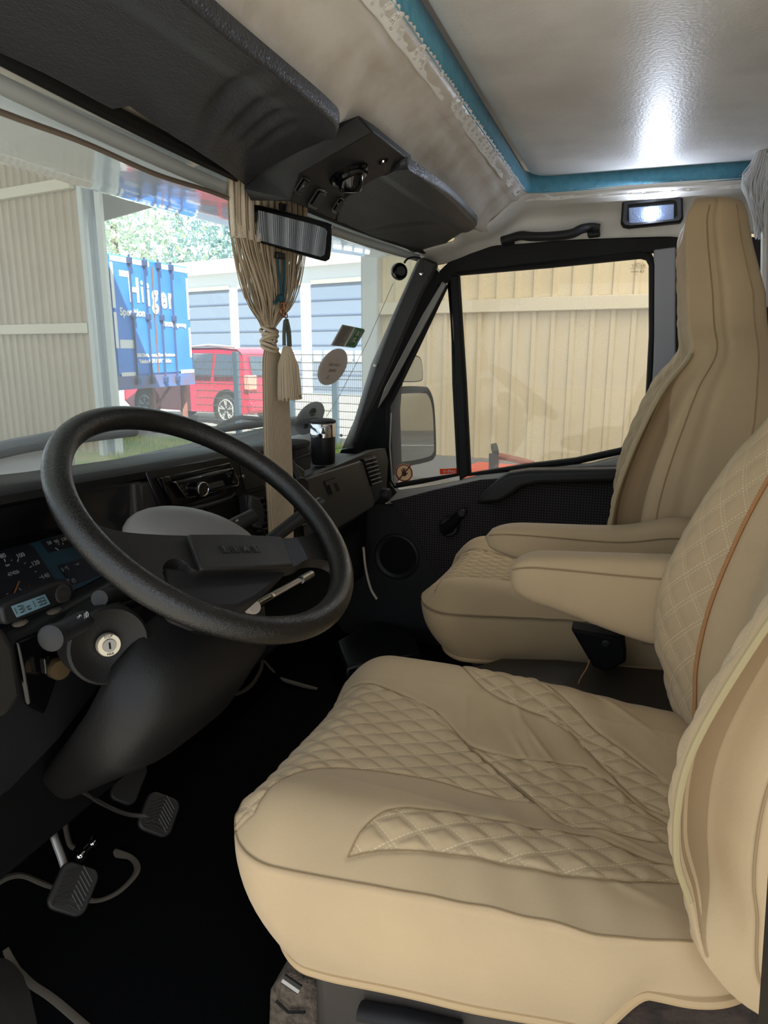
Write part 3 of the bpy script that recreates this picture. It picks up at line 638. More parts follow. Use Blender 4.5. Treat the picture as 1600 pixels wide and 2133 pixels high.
m = MB(); m.tube([A(628, 1020, y=.688), A(618, 990, y=.70), A(606, 960, y=.715)], .008, 8); m.build('arm', M_blk, mp)
# ------------------------------------------------------------------ clock stuck below the gauges
ck = thing('digital_clock', 'small black digital clock with a blue-grey display below the gauges', 'clock', A(80, 1260, y=.69))
def K(px, py, o=0): return A(px, py, y=.690-o)
m = MB(); m.prism([K(*q) for q in [(2, 1268), (14, 1256), (118, 1212), (142, 1209), (152, 1216), (160, 1240), (154, 1248), (40, 1292), (18, 1303), (8, 1298)]], (0, .022, 0)); m.build('case', M_blk, ck, bevel=.005, seg=3)
lc = MB(); lc.prism([K(*q, .0012) for q in [(24, 1263), (94, 1238), (105, 1258), (36, 1286)]], (0, .001, 0)); lc = lc.build('display', mat('lcd', (112, 142, 154), .3), ck)
ux = nrm(K(94, 1238)-K(24, 1263)); uy = nrm(K(24, 1263)-K(36, 1286)); M_lcd = mat('lcd_digit', (34, 44, 52), .5)
W7 = {'0': 'abcdef', '1': 'bc', '2': 'abged', '3': 'abgcd', '4': 'fgbc', 'c': 'deg'}
seg7 = MB(); hh = .0048; ww = .0046
for i, (ch, pos) in enumerate((('1', .08), ('3', .18), ('1', .31), ('c', .40), ('1', .62), ('3', .74), ('3', .86))):
    o = K(30, 1274, .0018)+(K(100, 1248, .0018)-K(30, 1274, .0018))*pos
    c = {'a': (0, 1, 1, 1), 'g': (0, 0, 1, 0), 'd': (0, -1, 1, -1), 'f': (0, 0, 0, 1), 'b': (1, 0, 1, 1), 'e': (0, -1, 0, 0), 'c': (1, -1, 1, 0)}
    for s in ('fe' if ch == '1' else W7[ch]):
        x0, y0, x1, y1 = c[s]; seg7.tube([o+ux*(x0-.5)*ww+uy*y0*hh, o+ux*(x1-.5)*ww+uy*y1*hh], .00065, 4)
seg7.build('digit', M_lcd, lc)
m = MB(); m.lathe([(.0, .003), (.006, .003), (.0065, .0015), (.007, .003), (.0118, .003), (.0128, 0)], K(130, 1236), (-.1, -1, .1), 24); m.build('button_ring', M_dash, ck)
for px, py in ((42, 1297), (112, 1272)): MB().ico(A(px, py, y=.70), V(.012, .008, .004), 5, 8).build('glue_pad', M_bind, ck)
# ------------------------------------------------------------------ steering wheel
WC = V(-.512, .507, .838); WB = .643; WY = -.06
wu = V(math.cos(WY), math.sin(WY), 0); w0 = V(-math.sin(WY), math.cos(WY), 0); wv = w0*math.cos(WB)+V(0, 0, 1)*math.sin(WB); wnn = nrm(np.cross(wu, wv))
def WP(px, py, off=-.02):
    d = ray(px, py); return CAM+d*((WC+wnn*off-CAM)@wnn/(d@wnn))
sw = thing('steering_wheel', 'black leather-grained steering wheel with a wide two-spoke hub', 'steering wheel', WC)
m = MB(); m.tube([WC+.199*(math.cos(a)*wu+math.sin(a)*wv) for a in np.linspace(0, 2*math.pi, 96, endpoint=False)], .0165, 20, closed=True, up=wnn); m.build('rim', M_wheel, sw)
sp = [(178, 1085), (200, 1100), (228, 1109), (262, 1115), (320, 1119), (385, 1121), (480, 1122), (580, 1126), (628, 1122), (650, 1114), (664, 1100), (670, 1085), (712, 1130), (702, 1190), (692, 1180), (670, 1171), (635, 1172), (606, 1187), (500, 1193), (410, 1197), (376, 1174), (352, 1171), (337, 1180), (332, 1198), (338, 1225), (300, 1222), (250, 1180), (215, 1120)]
sp = spline([WP(*q) for q in sp]+[WP(*sp[0])], 3)[:-1]
m = MB(); c = np.mean(sp, 0)
m.loft([[p+wnn*-.012 for p in sp], [p+wnn*.0 for p in sp], [c+(p-c)*.985+wnn*.005 for p in sp]]); m.build('spokes', M_hub, sw, bevel=.004, seg=3)
pd = [WP(*q, -.014) for q in ((385, 1122), (478, 1121), (580, 1126), (606, 1186), (505, 1192), (412, 1196))]
m = MB(); m.prism(pd, wnn*.009); pd_o = m.build('horn_pad', M_hub, sw, bevel=.003, seg=3)
tx = nrm(WP(540, 1144)-WP(460, 1144)); ty = nrm(np.cross(wnn, tx)); M_emb = mat('embossed', (10, 10, 11), .5); M_emb2 = mat('embossed_letter', (58, 57, 56), .4)
for ch, px in zip('FIAT', (468, 489, 511, 532)):
    o = WP(px, 1145-.012*(px-468), -.0048); MB().prism(rrect(o, tx, ty, .0135, .0125, .001, 1), wnn*.0006).build('letter_tile', M_emb, pd_o); text('letter', ch, .0125, o+wnn*.001, tx, ty, M_emb2, pd_o, .0008, bold=.0004)
low = [(338, 1185), (412, 1192), (505, 1190), (604, 1184), (590, 1200), (560, 1226), (530, 1250), (490, 1268), (420, 1268), (365, 1245), (340, 1215)]
m = MB(); a_ = [WP(*q, -.028) for q in low]; c = np.mean(a_, 0); m.loft([[c+(p-c)*1.0+wnn*.004 for p in a_], [p for p in a_], [c+(p-c)*.8-wnn*.05 for p in a_]]); m.build('hub_cover', M_blk, sw, bevel=.004)
# ------------------------------------------------------------------ steering column with shroud, lock and stalks
co = thing('steering_column', 'black steering column shroud with ignition lock and control stalks', 'steering column', V(-.48, .72, .5))
ax = -wnn
def ring(o, hw_, hh_, n=28, e=.6): return [o+wu*hw_*abs(math.cos(q))**e*(1 if math.cos(q) > 0 else -1)+wv*hh_*abs(math.sin(q))**e*(1 if math.sin(q) > 0 else -1) for q in np.linspace(0, 2*math.pi, n, endpoint=False)]
cen = np.mean([WP(*q, -.05) for q in ((360, 1150), (600, 1160))], 0)
hc = WP(412, 1140, -.085); Rw = np.stack([nrm(wu-wv*.78), nrm(wv+wu*.78), wnn], 1); m = MB(); m.ico(V(0, 0, 0), V(.108, .064, .046), 20, 36); m.v = [tuple(hc+Rw@np.array(p)) for p in m.v]; m.build('upper_shroud', M_shroud_lit, co, ang=60)
m = MB(); m.loft([ring(cen+ax*.05, .07, .05), ring(cen+ax*.09, .075, .055), ring(cen+ax*.20, .08, .06)]); m.build('column_tube', M_deep, co, ang=60)
lo = WP(230, 1330, -.16)
m = MB(); m.loft([ring(cen+ax*.09-wv*.03-wu*.025, .115, .045), ring(cen+ax*.13-wv*.05-wu*.045, .142, .06), ring(cen+ax*.22-wv*.06-wu*.06, .135, .06), ring(cen+ax*.34-wv*.03-wu*.05, .09, .05), ring(cen+ax*.46+wv*.0-wu*.05, .06, .035)]); m.build('lower_shroud', M_col, co, ang=60)
ig = A(226, 1343, y=.585); ia = nrm(V(-.55, -.80, .12))
m = MB(); m.lathe([(.0, -.012), (.015, -.012), (.030, -.008), (.042, .001), (.0455, .003), (.049, .0), (.051, -.05)], ig+ia*.004, ia, 40); bw = m.build('lock_surround', M_col, co)
m = MB(); m.lathe([(.0085, .004), (.0135, .004), (.0145, .002), (.0145, -.004)], ig, ia, 32); m.build('lock_ring', mat('lock_ring_silver', (214, 204, 184), .35, .6), co)
m = MB(); m.lathe([(.0, .006), (.0078, .006), (.0085, .0045), (.0085, 0)], ig, ia, 28); lk = m.build('lock_barrel', M_steel, co)
e1 = nrm(np.cross(ia, [0, 0, 1])); e2 = np.cross(e1, ia); MB().box(ig+ia*.0062, (.0022, .0012, .008), np.stack([e1, ia, e2], 1)@np.eye(3)).build('key_slot', M_deep, lk)
text('lock_mark', 'STOP', .0042, ig+ia*.0046+e2*.011, e1*-1, e2, M_blk, lk, .0002); text('lock_mark', 'MAR', .0042, ig+ia*.0046-e2*.011, e1*-1, e2, M_blk, lk, .0002)
m = MB(); P0, P1, P2 = A(330, 1232, y=.64), A(180, 1288, y=.605), A(103, 1331, y=.585)
m.tube([P0, P0+(P1-P0)*.9, P1], .0095, 14); st_ = m.build('light_stalk', M_blk, co)
m = MB(); q_ = P2-P1; pts = []; rr = []
for k in range(41): pts.append(P1+q_*(.0+k/40)); rr.append((.0128 if k > 5 else .0105) + (.0004 if k % 2 else 0)+(.002 if k > 34 else 0)-(.003 if k == 40 else 0))
m.tube(pts, rr, 18); gr = m.build('grip', M_blk, st_)
dd = nrm(q_); sd = nrm(np.cross(dd, [0, 0, 1])); upv = np.cross(sd, dd)
m = MB()
for px in (166, 180):
    o = A(px, 1288-(px-166)*.45, y=.59); m.tube([o+.0042*(math.cos(a)*-dd+math.sin(a)*upv)*(1 if abs(a) < 1.6 else 1) for a in np.linspace(-1.57, 1.57, 9)], .0004, 4, closed=True)
    for j in range(4): m.tube([o+dd*.001+upv*(.003-.002*j), o+dd*.0055+upv*(.003-.002*j)], .0004, 4)
m.build('lamp_symbol', M_white, st_)
m = MB(); m.tube([A(330, 1236, y=.65), A(235, 1240, y=.615), A(207, 1247, y=.60)], [.010, .0115, .0105], 14); m.build('indicator_stalk', M_blk, co)
m = MB(); m.tube([A(440, 1118, y=.64), A(490, 1094, y=.615), A(528, 1074, y=.60)], [.011, .0135, .0125], 14); s2 = m.build('wiper_stalk', M_blk, co)
m = MB(); o = A(494, 1086, y=.597); m.tube([o+V(.004*math.cos(a), 0, .003*math.sin(a)) for a in np.linspace(.2, 2.9, 8)], .0004, 4, closed=True); m.build('wiper_symbol', M_white, s2)
m = MB(); m.tube([A(530, 1150, y=.60), A(570, 1120, y=.59), A(625, 1078, y=.575), A(668, 1048, y=.565)], [.012, .012, .0135, .0125], 14); m.build('right_stalk', M_blk, co)
# stick gauge tucked in the column tray
sg = thing('stick_gauge', 'white and silver stick gauge with a round knob below the wheel hub', 'gauge', A(560, 1245, y=.49))
a0, a1 = A(512, 1272, y=.47), A(645, 1198, y=.50)
m = MB(); m.tube([a0+(a1-a0)*.10, a1], .0065, 10); m.build('body', M_gloss, sg)
m = MB(); m.tube([a0+(a1-a0)*.32+V(0, -.004, .004), a0+(a1-a0)*.76+V(0, -.004, .004)], .0055, 8, flat=.5); m.build('scale', M_ivory, sg)
m = MB()
for k in range(14): o = a0+(a1-a0)*(.34+.4*k/13)+V(0, -.008, .003); m.tube([o, o+V(0, 0, .004)], .0003, 4)
m.build('scale_marks', M_blk, sg, kind='stuff')
m = MB(); m.lathe([(0, .012), (.0085, .012), (.0095, .010), (.0095, -.004)], a0+(a1-a0)*.07, nrm(V(-.5, -.75, .3)), 20); m.build('knob', mat('knob_grey', (160, 150, 142), .5), sg)
m = MB(); m.tube([a0+(a1-a0)*.80+V(0, -.003, .002), a1+V(0, -.003, .002)], .0066, 10); m.build('tip', M_steel, sg)
# ------------------------------------------------------------------ mug and pouch on the shelf
def mug():
    b = A(674, 966, y=.80); r = .036; s = 1.0
    t = thing('travel_mug', 'black travel mug with a chrome band and black lid on the dashboard shelf', 'mug', b)
    MB().lathe([(.0, 0), (r*.84, 0), (r*.9, .004), (r*.96, .075), (r*.96, .078)], b, (0, 0, 1), 36).build('body', mat('mug_black', (24, 24, 26), .4), t)
    MB().lathe([(r*.9, .076), (r*1.0, .077), (r*1.02, .113), (r*.98, .115)], b, (0, 0, 1), 36).build('chrome_band', M_chrome, t)
    MB().lathe([(r*.98, .114), (r*1.03, .116), (r*1.02, .121), (r*.7, .126), (0, .127)], b, (0, 0, 1), 36).build('lid', M_blk, t)
    MB().box(b+V(-.030, -.018, .098), (.016, .012, .02)).build('lid_latch', M_chrome, t, bevel=.003)
mug()
pc = thing('storage_pouch', 'small black fabric pouch left of the travel mug', 'pouch', A(628, 970, y=.77))
b0 = A(622, 968, y=.76); m = MB(); m.loft([rrect(b0+V(.0, .03, z), V(1, 0, 0), V(0, 1, 0), .115*k, .085*k, .02, 4) for z, k in ((-.015, 1), (.0, 1.02), (.022, .96), (.045, .9), (.047, .86))]); m.build('body', mat('pouch_cloth', (20, 20, 21), .9, bump=(300, .5)), pc)
m = MB(); m.loft([rrect(b0+V(.0, .03, z), V(1, 0, 0), V(0, 1, 0), .122*k, .092*k, .02, 4) for z, k in ((.043, .92), (.047, .95), (.053, .93), (.057, .8))]); m.build('flap', mat('pouch_flap', (16, 16, 17), .85, bump=(300, .5)), pc)
m = MB(); m.tube(rrect(b0+V(0, .03, .022), V(1, 0, 0), V(0, 1, 0), .113, .084, .02, 4), .0018, 6, closed=True); m.build('strap', M_blk, pc)
# ------------------------------------------------------------------ pedals, mats
def pedal(name, label, c, w, h, arm, tread=True):
    t = thing(name, label, 'pedal', c); n_ = nrm(V(-.30, -.72, .62)); ex = nrm(np.cross([0, 0, 1], n_)); ey = np.cross(n_, ex); ex, ey = ex*math.cos(-.8)+ey*math.sin(-.8), ey*math.cos(-.8)-ex*math.sin(-.8)
    m = MB(); m.prism(rrect(c, ex, ey, w, h, .016, 5), n_*.012); p = m.build('pad', mat(name+'_rubber', (36, 34, 32), .55), t, bevel=.003)
    if tread:
        m = MB()
        for k in range(9):
            y = -h*.40+h*.8*k/8
            for s in (-1, 1): m.tube([c+ey*(y+.006)+n_*.0125, c+ex*s*w*.36+ey*(y-.012 if y > -h*.3 else y)+n_*.0125], .0016, 5)
        m.build('tread', mat(name+'_tread', (46, 42, 38), .5), p)
    m = MB(); m.tube(spline([c-n_*.0]+[V(*a) for a in arm], 6), .007, 8, flat=.5); m.build('arm', M_steel if tread else M_blk, t)
c1 = A(150, 1853, z=.165); c2 = A(328, 1698, z=.20); c3 = A(310, 1640, z=.20)
pedal('clutch_pedal', 'ribbed clutch pedal pad at the lower left of the footwell', c1, .066, .074, [A(130, 1790, y=c1[1]+.03), A(108, 1725, y=c1[1]+.05), A(95, 1640, y=c1[1]+.02)])
pedal('brake_pedal', 'ribbed brake pedal pad on a curved steel arm', c2, .066, .070, [A(270, 1697, y=c2[1]+.02), A(215, 1675, y=c2[1]+.03), A(165, 1645, y=c2[1]+.02)])
pedal('accelerator_pedal', 'smooth black accelerator pedal behind the brake pedal', c3+V(0, .05, 0), .055, .085, [A(250, 1632, y=c3[1]+.08), A(235, 1622, y=c3[1]+.1)], False)
m = MB(); m.ico(A(168, 1782, z=.14), .012, 8, 10); m.ico(A(193, 1757, z=.15), .008, 8, 10); m.tube([A(168, 1782, z=.14), A(193, 1757, z=.15), A(200, 1735, z=.16)], .006, 8); m.build('pedal_pivot', M_chrome, label='shiny steel pivot bolts between the clutch and the brake', cat='bolt')
mt_ = thing('floor_mat', 'black carpet floor mat with a grey bound edge in the footwell', 'floor mat', V(-.3, .6, .06))
def lift(p, h=.006): return p+V(0, -.3*h, h)
for L in ([(-30, 1860), (10, 1835), (45, 1830), (90, 1848), (150, 1868), (195, 1884), (235, 1872), (268, 1845), (284, 1818), (270, 1795), (236, 1781)], [(170, 1660), (200, 1640), (238, 1618), (280, 1590), (310, 1560), (360, 1515), (420, 1468), (450, 1455), (490, 1450), (520, 1432), (540, 1400), (545, 1380), (565, 1400), (585, 1418), (660, 1440)], [(8, 1985), (25, 2015), (60, 2055), (110, 2090), (180, 2150)], [(135, 1700), (132, 1730), (140, 1765), (150, 1775)]):
    MB().tube(spline([lift(on_floor(*q)) for q in L], 5), .0085, 8, flat=.7).build('bound_edge', M_bind, mt_)
m = MB(); m.grid([[V(x, y, floor_z(y)+.003) for y in np.linspace(.0, .88, 12)] for x in np.linspace(-.66, .1, 12)]); m.build('mat_body', M_carpet, mt_, solid=.004)
m = MB(); q = [on_floor(*p) for p in ((-60, 1990), (20, 2003), (60, 2046), (170, 2133), (100, 2220), (-120, 2200))]; m.prism([p+V(0, 0, .004) for p in q], (0, 0, .004)); sm = m.build('step_mat', mat('step_rubber', (40, 34, 29), .8, bump=(120, .5)), label='ribbed dark rubber mat on the entry step beside the footwell', cat='mat')
m = MB(); q = [A(700, 1335, z=.13), A(790, 1285, z=.13), A(865, 1330, z=.13), A(880, 1360, z=.13), A(720, 1390, z=.13)]; m.prism(q, (0, 0, -.06)); m.build('rubber_mat', mat('passenger_rubber', (22, 22, 24), .35, bump=(60, .3, .003)), label='glossy black rubber mat in front of the passenger seat', cat='mat', bevel=.01)
m = MB(); m.tube(spline([A(757, 1140, x=.80), A(762, 1185, x=.80), A(772, 1225, x=.80), A(785, 1248, x=.80)], 5), .004, 6); m.build('trim_4', M_ivory, kind='structure')
# ------------------------------------------------------------------ overhead: bed board, felt, lace, visors, console, mirror
YE, XE, ZL = .308, .802, 1.466      # front edge and right edge of the roof opening, height of the lace
bd = MB(); bd.loft([rrect(V(-.1, -.32, z), V(1, 0, 0), V(0, 1, 0), 1.80+k, 1.24+k, .05, 6) for z, k in ((1.520, -.02), (1.505, -.012), (1.500, -.03))]+[rrect(V(-.1, -.32, 1.499), V(1, 0, 0), V(0, 1, 0), 1.70, 1.14, .03, 6)])
bd.build('bed_board', M_board, label='pale vinyl bed board over the cab with a lamp reflection in it', cat='board', ang=40)
fe = [V(-.95, YE+.002, 0), V(XE-.05, YE+.002, 0), V(XE-.015, YE-.010, 0), V(XE, YE-.05, 0), V(XE+.002, -.75, 0)]
m = MB(); m.grid([[p+V(0, 0, ZL-.002), p+V(0.002, .002, 1.485), p+V(.004, .004, 1.506)] for p in [V(a[0], a[1], 0) for a in fe]] if False else [[V(p[0], p[1], z) for z in (ZL-.004, 1.486, 1.512)] for p in fe])
m.build('felt_edging', M_felt, solid=.004, label='bright blue felt band around the edge of the bed board', cat='felt edging')
# lace strip: real holes, scalloped lower edge
def lace(path, w, name, lab, nx, wave):
    path = np.array(path); seg = np.r_[0, np.cumsum(np.linalg.norm(np.diff(path, axis=0), axis=1))]; L = seg[-1]; nu = int(L/.0022); nv = 11
    P = []
    for i in range(nu+1):
        s = L*i/nu; p = np.array([np.interp(s, seg, path[:, k]) for k in range(3)]); row = []
        sc = 1+.16*abs(math.sin(s*math.pi/.017))
        for j in range(nv+1):
            t = j/nv; row.append(p+nx*(w*sc*t-.006)+V(0, -.002, -.002+wave*math.sin(s*180)*t)+V(.0008*math.sin(s*90), 0, .0012*math.sin(s*55+t*3)))
        P.append(row)
    m = MB(); m.grid(P); keep = []
    for q, fc in enumerate(m.f):
        i, j = divmod(q, nv); ph = i % 16; hole = False
        if j in (4, 6, 8) and ph in (2, 4, 6, 8, 10) and 2 <= ph+ (j-6)//2 <= 11 and (i+j//2) % 2 == 0: hole = True
        if j == 2 and ph in (12, 14): hole = True
        if j in (5, 7) and ph in (3, 5, 7, 9): hole = True
        if not hole: keep.append(fc)
    m.f = keep; return m.build(name, M_lace, label=lab, cat='lace', solid=.0007, ang=60)
lace([V(-.95, YE+.020, ZL-.012), V(XE-.02, YE+.020, ZL-.012)], .027, 'lace_trim', 'white lace ribbon pinned along the front beam under the felt', nrm(V(0, -.75, .5)), .0012)
lace([V(XE+.012, YE+.01, ZL-.014), V(XE+.014, -.50, ZL-.014)], .026, 'lace_trim', 'white lace ribbon with holes above the passenger door, under the felt', nrm(V(-.55, 0, .8)), .0012)
# visors
def zh(y): return float(np.interp(y, [.43, .455, .50, .56, .62, .665], [1.372, 1.378, 1.373, 1.362, 1.347, 1.333]))
def visor(name, lab, out, th, folds):
    """outline in x, y; a padded sheet hung a little under the headliner"""
    t = thing(name, lab, 'sun visor', (np.mean([p[0] for p in out]), np.mean([p[1] for p in out]), 1.34))
    c = np.mean(out, 0); poly = np.array(spline(list(out)+[out[0]], 5))[:-1]
    xs = np.linspace(poly[:, 0].min(), poly[:, 0].max(), 130); ys = np.linspace(poly[:, 1].min(), poly[:, 1].max(), 60)
    U, W = np.meshgrid(np.linspace(0, 1, 130), np.linspace(0, 1, 60), indexing='ij')
    # blend the outline: for each x the y range
    def yr(x):
        e = []
        for i in range(len(poly)):
            a, b = poly[i], poly[(i+1) % len(poly)]
            if (a[0]-x)*(b[0]-x) <= 0 and a[0] != b[0]: e.append(a[1]+(x-a[0])/(b[0]-a[0])*(b[1]-a[1]))
        return (min(e), max(e)) if e else (c[1], c[1])
    x0, x1 = poly[:, 0].min(), poly[:, 0].max(); low = []; top = []
    for u in np.linspace(.002, .998, 130):
        x = x0+(x1-x0)*(.5-.5*math.cos(math.pi*u)); a, b = yr(x); rl = []; rt = []
        for w in np.linspace(0, 1, 50):
            y = a+(b-a)*(.5-.5*math.cos(math.pi*w)); ed = min(w, 1-w, u*1.5, (1-u)*1.5)
            puff = th*min(1, (ed/.10))**.5 if ed < .10 else th; fade = min(1, ed/.14)
            f = 0
            for fx, fy, ang, amp, wid, ln in folds:
                dx, dy = x-fx, y-fy; s = dx*math.cos(ang)+dy*math.sin(ang); q = -dx*math.sin(ang)+dy*math.cos(ang); f += amp*math.exp(-(q/wid)**2)*math.exp(-(s/ln)**2)
            z = zh(y)-.010; rl.append((x, y, z-puff+f*fade)); rt.append((x, y, z))
        low.append(rl); top.append(rt)
    m = MB(); m.grid(low); m.grid(top); n = 130*50
    for L, st in ((range(130), 50),):
        for i in range(129):
            for j in (0, 49): m.f.append((i*50+j, (i+1)*50+j, n+(i+1)*50+j, n+i*50+j))
    for j in range(49):
        for i in (0, 129): m.f.append((i*50+j, i*50+j+1, n+i*50+j+1, n+i*50+j))
    m.build('pad', M_visor, t, ang=70); return t
def VZ(px, py, z=1.345): return A(px, py, z=z)[:2]
o1 = [V(-1.0, .42), VZ(300, -80), VZ(400, 2), VZ(500, 86), VZ(600, 166), VZ(660, 214), VZ(694, 244), VZ(706, 258), VZ(706, 275), VZ(690, 290), VZ(600, 340), VZ(545, 362), VZ(528, 358), VZ(470, 320), VZ(392, 272), VZ(300, 216), VZ(262, 190), VZ(248, 182), VZ(238, 186), VZ(222, 184), VZ(100, 118), VZ(0, 68), V(-1.0, .60)]
f1 = [(-.46, .49, .9, .013, .014, .09), (-.40, .49, .95, .012, .010, .07), (-.36, .49, 1.0, .011, .009, .06), (-.32, .49, 1.05, .009, .008, .05), (-.52, .56, .5, .004, .02, .08), (-.30, .58, .4, .003, .015, .06)]
v1 = visor('sun_visor', 'wide black sun visor on the driver side with creased vinyl', o1, .020, f1)
for px, py in ((262, 190), (385, 262)):
    p = A(px-14, py-2, z=1.345); m = MB(); m.tube([p+V(-.012, .016, .006), p+V(.0, .008, .004), p+V(.018, .000, .002)], .0075, 10); m.build('hinge_clip', M_gloss, v1)
o2 = [VZ(715, 404), VZ(780, 376), VZ(835, 350), VZ(868, 362), VZ(940, 412), VZ(985, 456), VZ(994, 468), VZ(984, 480), VZ(920, 508), VZ(896, 520), VZ(880, 519), VZ(850, 502), VZ(828, 488), VZ(800, 478), VZ(772, 468), VZ(714, 440), VZ(700, 432)]
f2 = [(.43, .53, 2.3, .011, .010, .07), (.47, .50, 2.3, -.003, .012, .06), (.52, .54, 2.5, .004, .010, .05), (.25, .58, .3, .003, .012, .06)]
v2 = visor('sun_visor', 'shorter black sun visor on the passenger side, right of the overhead console', o2, .018, f2)
p = A(826, 489, z=1.342); MB().tube([p+V(-.02, .006, .004), p, p+V(.014, -.003, .002)], .006, 8).build('hinge_clip', M_gloss, v2)
# windscreen header: black seal, pale strip and the cord above the glass
m = MB(); m.tube([WS(x, 1.0)+V(0, -.012, .004) for x in np.linspace(-.88, .80, 40)], .011, 8); m.build('trim_5', M_rub, kind='structure')
m = MB(); m.grid([[WS(x, .985)+V(0, -.004, 0), WS(x, .955)+V(0, -.004, 0)] for x in np.linspace(-.88, .80, 40)]); m.build('trim_6', mat('header_strip', (176, 180, 180), .4), kind='structure', solid=.003)
m = MB(); m.tube([WS(x, .915+.028*(x+.88)/.82)+V(0, -.022, .002*math.sin(x*20)) for x in np.linspace(-.88, -.06, 30)], .0035, 7); m.build('curtain_cord', mat('cord_brown', (112, 98, 86), .95, bump=(400, .6)), label='taut brown curtain cord across the top of the windscreen', cat='cord')
m = MB(); q = [on_ws(*p)+V(0, -.004, 0) for p in ((362, 284), (388, 310), (430, 326), (437, 342), (402, 346), (374, 322))]; m.prism(q, (0, .0012, 0)); m.prism([on_ws(*p)+V(0, -.004, 0) for p in ((384, 340), (402, 346), (390, 362))], (0, .0012, 0)); m.build('paper_tape', mat('masking_tape', (226, 222, 210), .8), label='torn white tape strip at the top of the windscreen', cat='tape')
# overhead console
oc = thing('overhead_console', 'black overhead console with a swivel reading lamp between the visors', 'console', A(690, 370, z=1.34))
T = [(747, 244), (777, 275), (857, 338), (715, 405), (705, 440), (698, 459), (605, 419), (523, 417), (511, 391), (535, 365)]
def O(px, py, z): return A(px, py, z=z)
f_ = [O(777, 275, 1.360), O(857, 338, 1.360), O(717, 405, 1.312), O(624, 361, 1.312)]
g_ = [O(624, 361, 1.312), O(717, 405, 1.312), O(698, 459, 1.278), O(605, 419, 1.278)]
up_ = lambda p, s=0, t=0: V(p[0]+s, p[1]+t, zh(min(p[1], .66))-.002)
tl = O(747, 244, 1.368); nose = [O(605, 419, 1.278), O(523, 419, 1.292), O(511, 392, 1.300), O(535, 366, 1.322), O(624, 361, 1.312)]
m = MB(); vs_ = f_+g_[2:]+[tl]+nose[1:4]; top_ = [up_(p) for p in (f_[1], g_[2])]
# indices: 0 f0,1 f1,2 f2,3 f3,4 g2,5 g3,6 tl,7 n1,8 n2,9 n3
ids = [(0, 1, 2, 3), (3, 2, 4, 5), (0, 3, 9, 6), (3, 5, 7, 8, 9)]
m.add(vs_+[up_(f_[1]), up_(f_[2], .01), up_(g_[2], .012, .02), up_(nose[1], .02, .03), up_(nose[2]), up_(nose[3]), up_(f_[0]), up_(tl)], ids+[(1, 10, 11, 2), (2, 11, 12, 4), (4, 12, 13, 7, 5), (7, 13, 14, 8), (8, 14, 15, 9), (9, 15, 17, 6), (0, 6, 17, 16), (0, 16, 10, 1)])
m.build('console_body', M_blk, oc, bevel=.006, seg=3, ang=50)
fn = nrm(np.cross(f_[1]-f_[0], f_[3]-f_[0])); fn = fn if fn[2] < 0 else -fn
def OF(px, py, o=0):
    d = ray(px, py); p0 = f_[0]+fn*o; return CAM+d*(((p0-CAM)@fn)/(d@fn))
c0 = OF(727, 361); m = MB(); m.lathe([(.034, -.004), (.034, .004), (.031, .007), (.027, .005), (.026, .012), (.022, .014)], c0, fn, 36); m.build('lamp_bezel', M_gloss, oc)
la = nrm(fn+V(.25, .45, 0)); m = MB(); m.lathe([(.022, -.004), (.0215, .012), (.018, .021), (.0165, .022), (.0165, .019), (0, .019)], c0+fn*.006, la, 30); lm = m.build('lamp_head', M_gloss, oc)
m = MB(); m.lathe([(.016, .0195), (.010, .023), (0, .024)], c0+fn*.006, la, 24); m.build('lamp_lens', mat('reading_lens', (205, 205, 200), .25), lm)
m = MB(); m.lathe([(.009, .001), (.0075, .002), (.0065, -.002), (0, -.002)], OF(798, 335), fn, 20); sc_ = m.build('screw_well', M_deep, oc); MB().ico(OF(798, 335, .001), .0042, 5, 8).build('screw', M_chrome, sc_)
gn = nrm(np.cross(g_[1]-g_[0], g_[3]-g_[0])); gn = gn if gn@(CAM-g_[0]) > 0 else -gn; gx = nrm(g_[1]-g_[0]); gy = np.cross(gn, gx)
def OG(px, py, o=0):
    d = ray(px, py); p0 = g_[0]+gn*o; return CAM+d*(((p0-CAM)@gn)/(d@gn))
for (px, py), w, h in (((628, 387), .026, .030), ((660, 414), .034, .036), ((703, 427), .022, .030)):
    m = MB(); m.prism(rrect(OG(px, py), gx, gy, w, h, .004, 3), gn*.002); b_ = m.build('button_well', M_gloss, oc, bevel=.001)
    m = MB(); m.prism(rrect(OG(px+3, py+1, .002), gx, gy, w*.62, h*.72, .002, 2), gn*.004); bb = m.build('button', M_blk, b_ if False else oc, bevel=.0015)
text('button_mark', 'o', .007, OG(704, 424, .0068), gx, gy, mat('print_grey', (120, 120, 122), .6), oc); text('button_mark', 'H', .006, OG(632, 388, .0068), gx, gy, bpy.data.materials['print_grey'], oc)
# rear-view mirror
mc = A(606, 487, y=.60); mn = nrm(V(-.54, -.83, -.12)); mx = nrm(A(690, 512, y=.555)-A(530, 470, y=.63)); mx = nrm(mx-mn*(mx@mn)); my = np.cross(mn, mx)
rv = thing('rear_view_mirror', 'black rectangular rear-view mirror hanging below the overhead console', 'mirror', mc)
def RM(px, py, o=0):
    d = ray(px, py); p0 = mc+mn*o; return CAM+d*(((p0-CAM)@mn)/(d@mn))
out = [RM(*q) for q in ((524, 430), (540, 428), (660, 458), (684, 466), (689, 474), (686, 532), (678, 543), (664, 541), (540, 506), (522, 504), (515, 492), (516, 440))]
out = spline(out+[out[0]], 3)[:-1]; c = np.mean(out, 0)
m = MB(); m.loft([[c+(p-c)*.72-mn*.032 for p in out], [c+(p-c)*.98-mn*.014 for p in out], [p+mn*.004 for p in out], [c+(p-c)*.96+mn*.006 for p in out]]); m.build('housing', M_gloss, rv, ang=40)
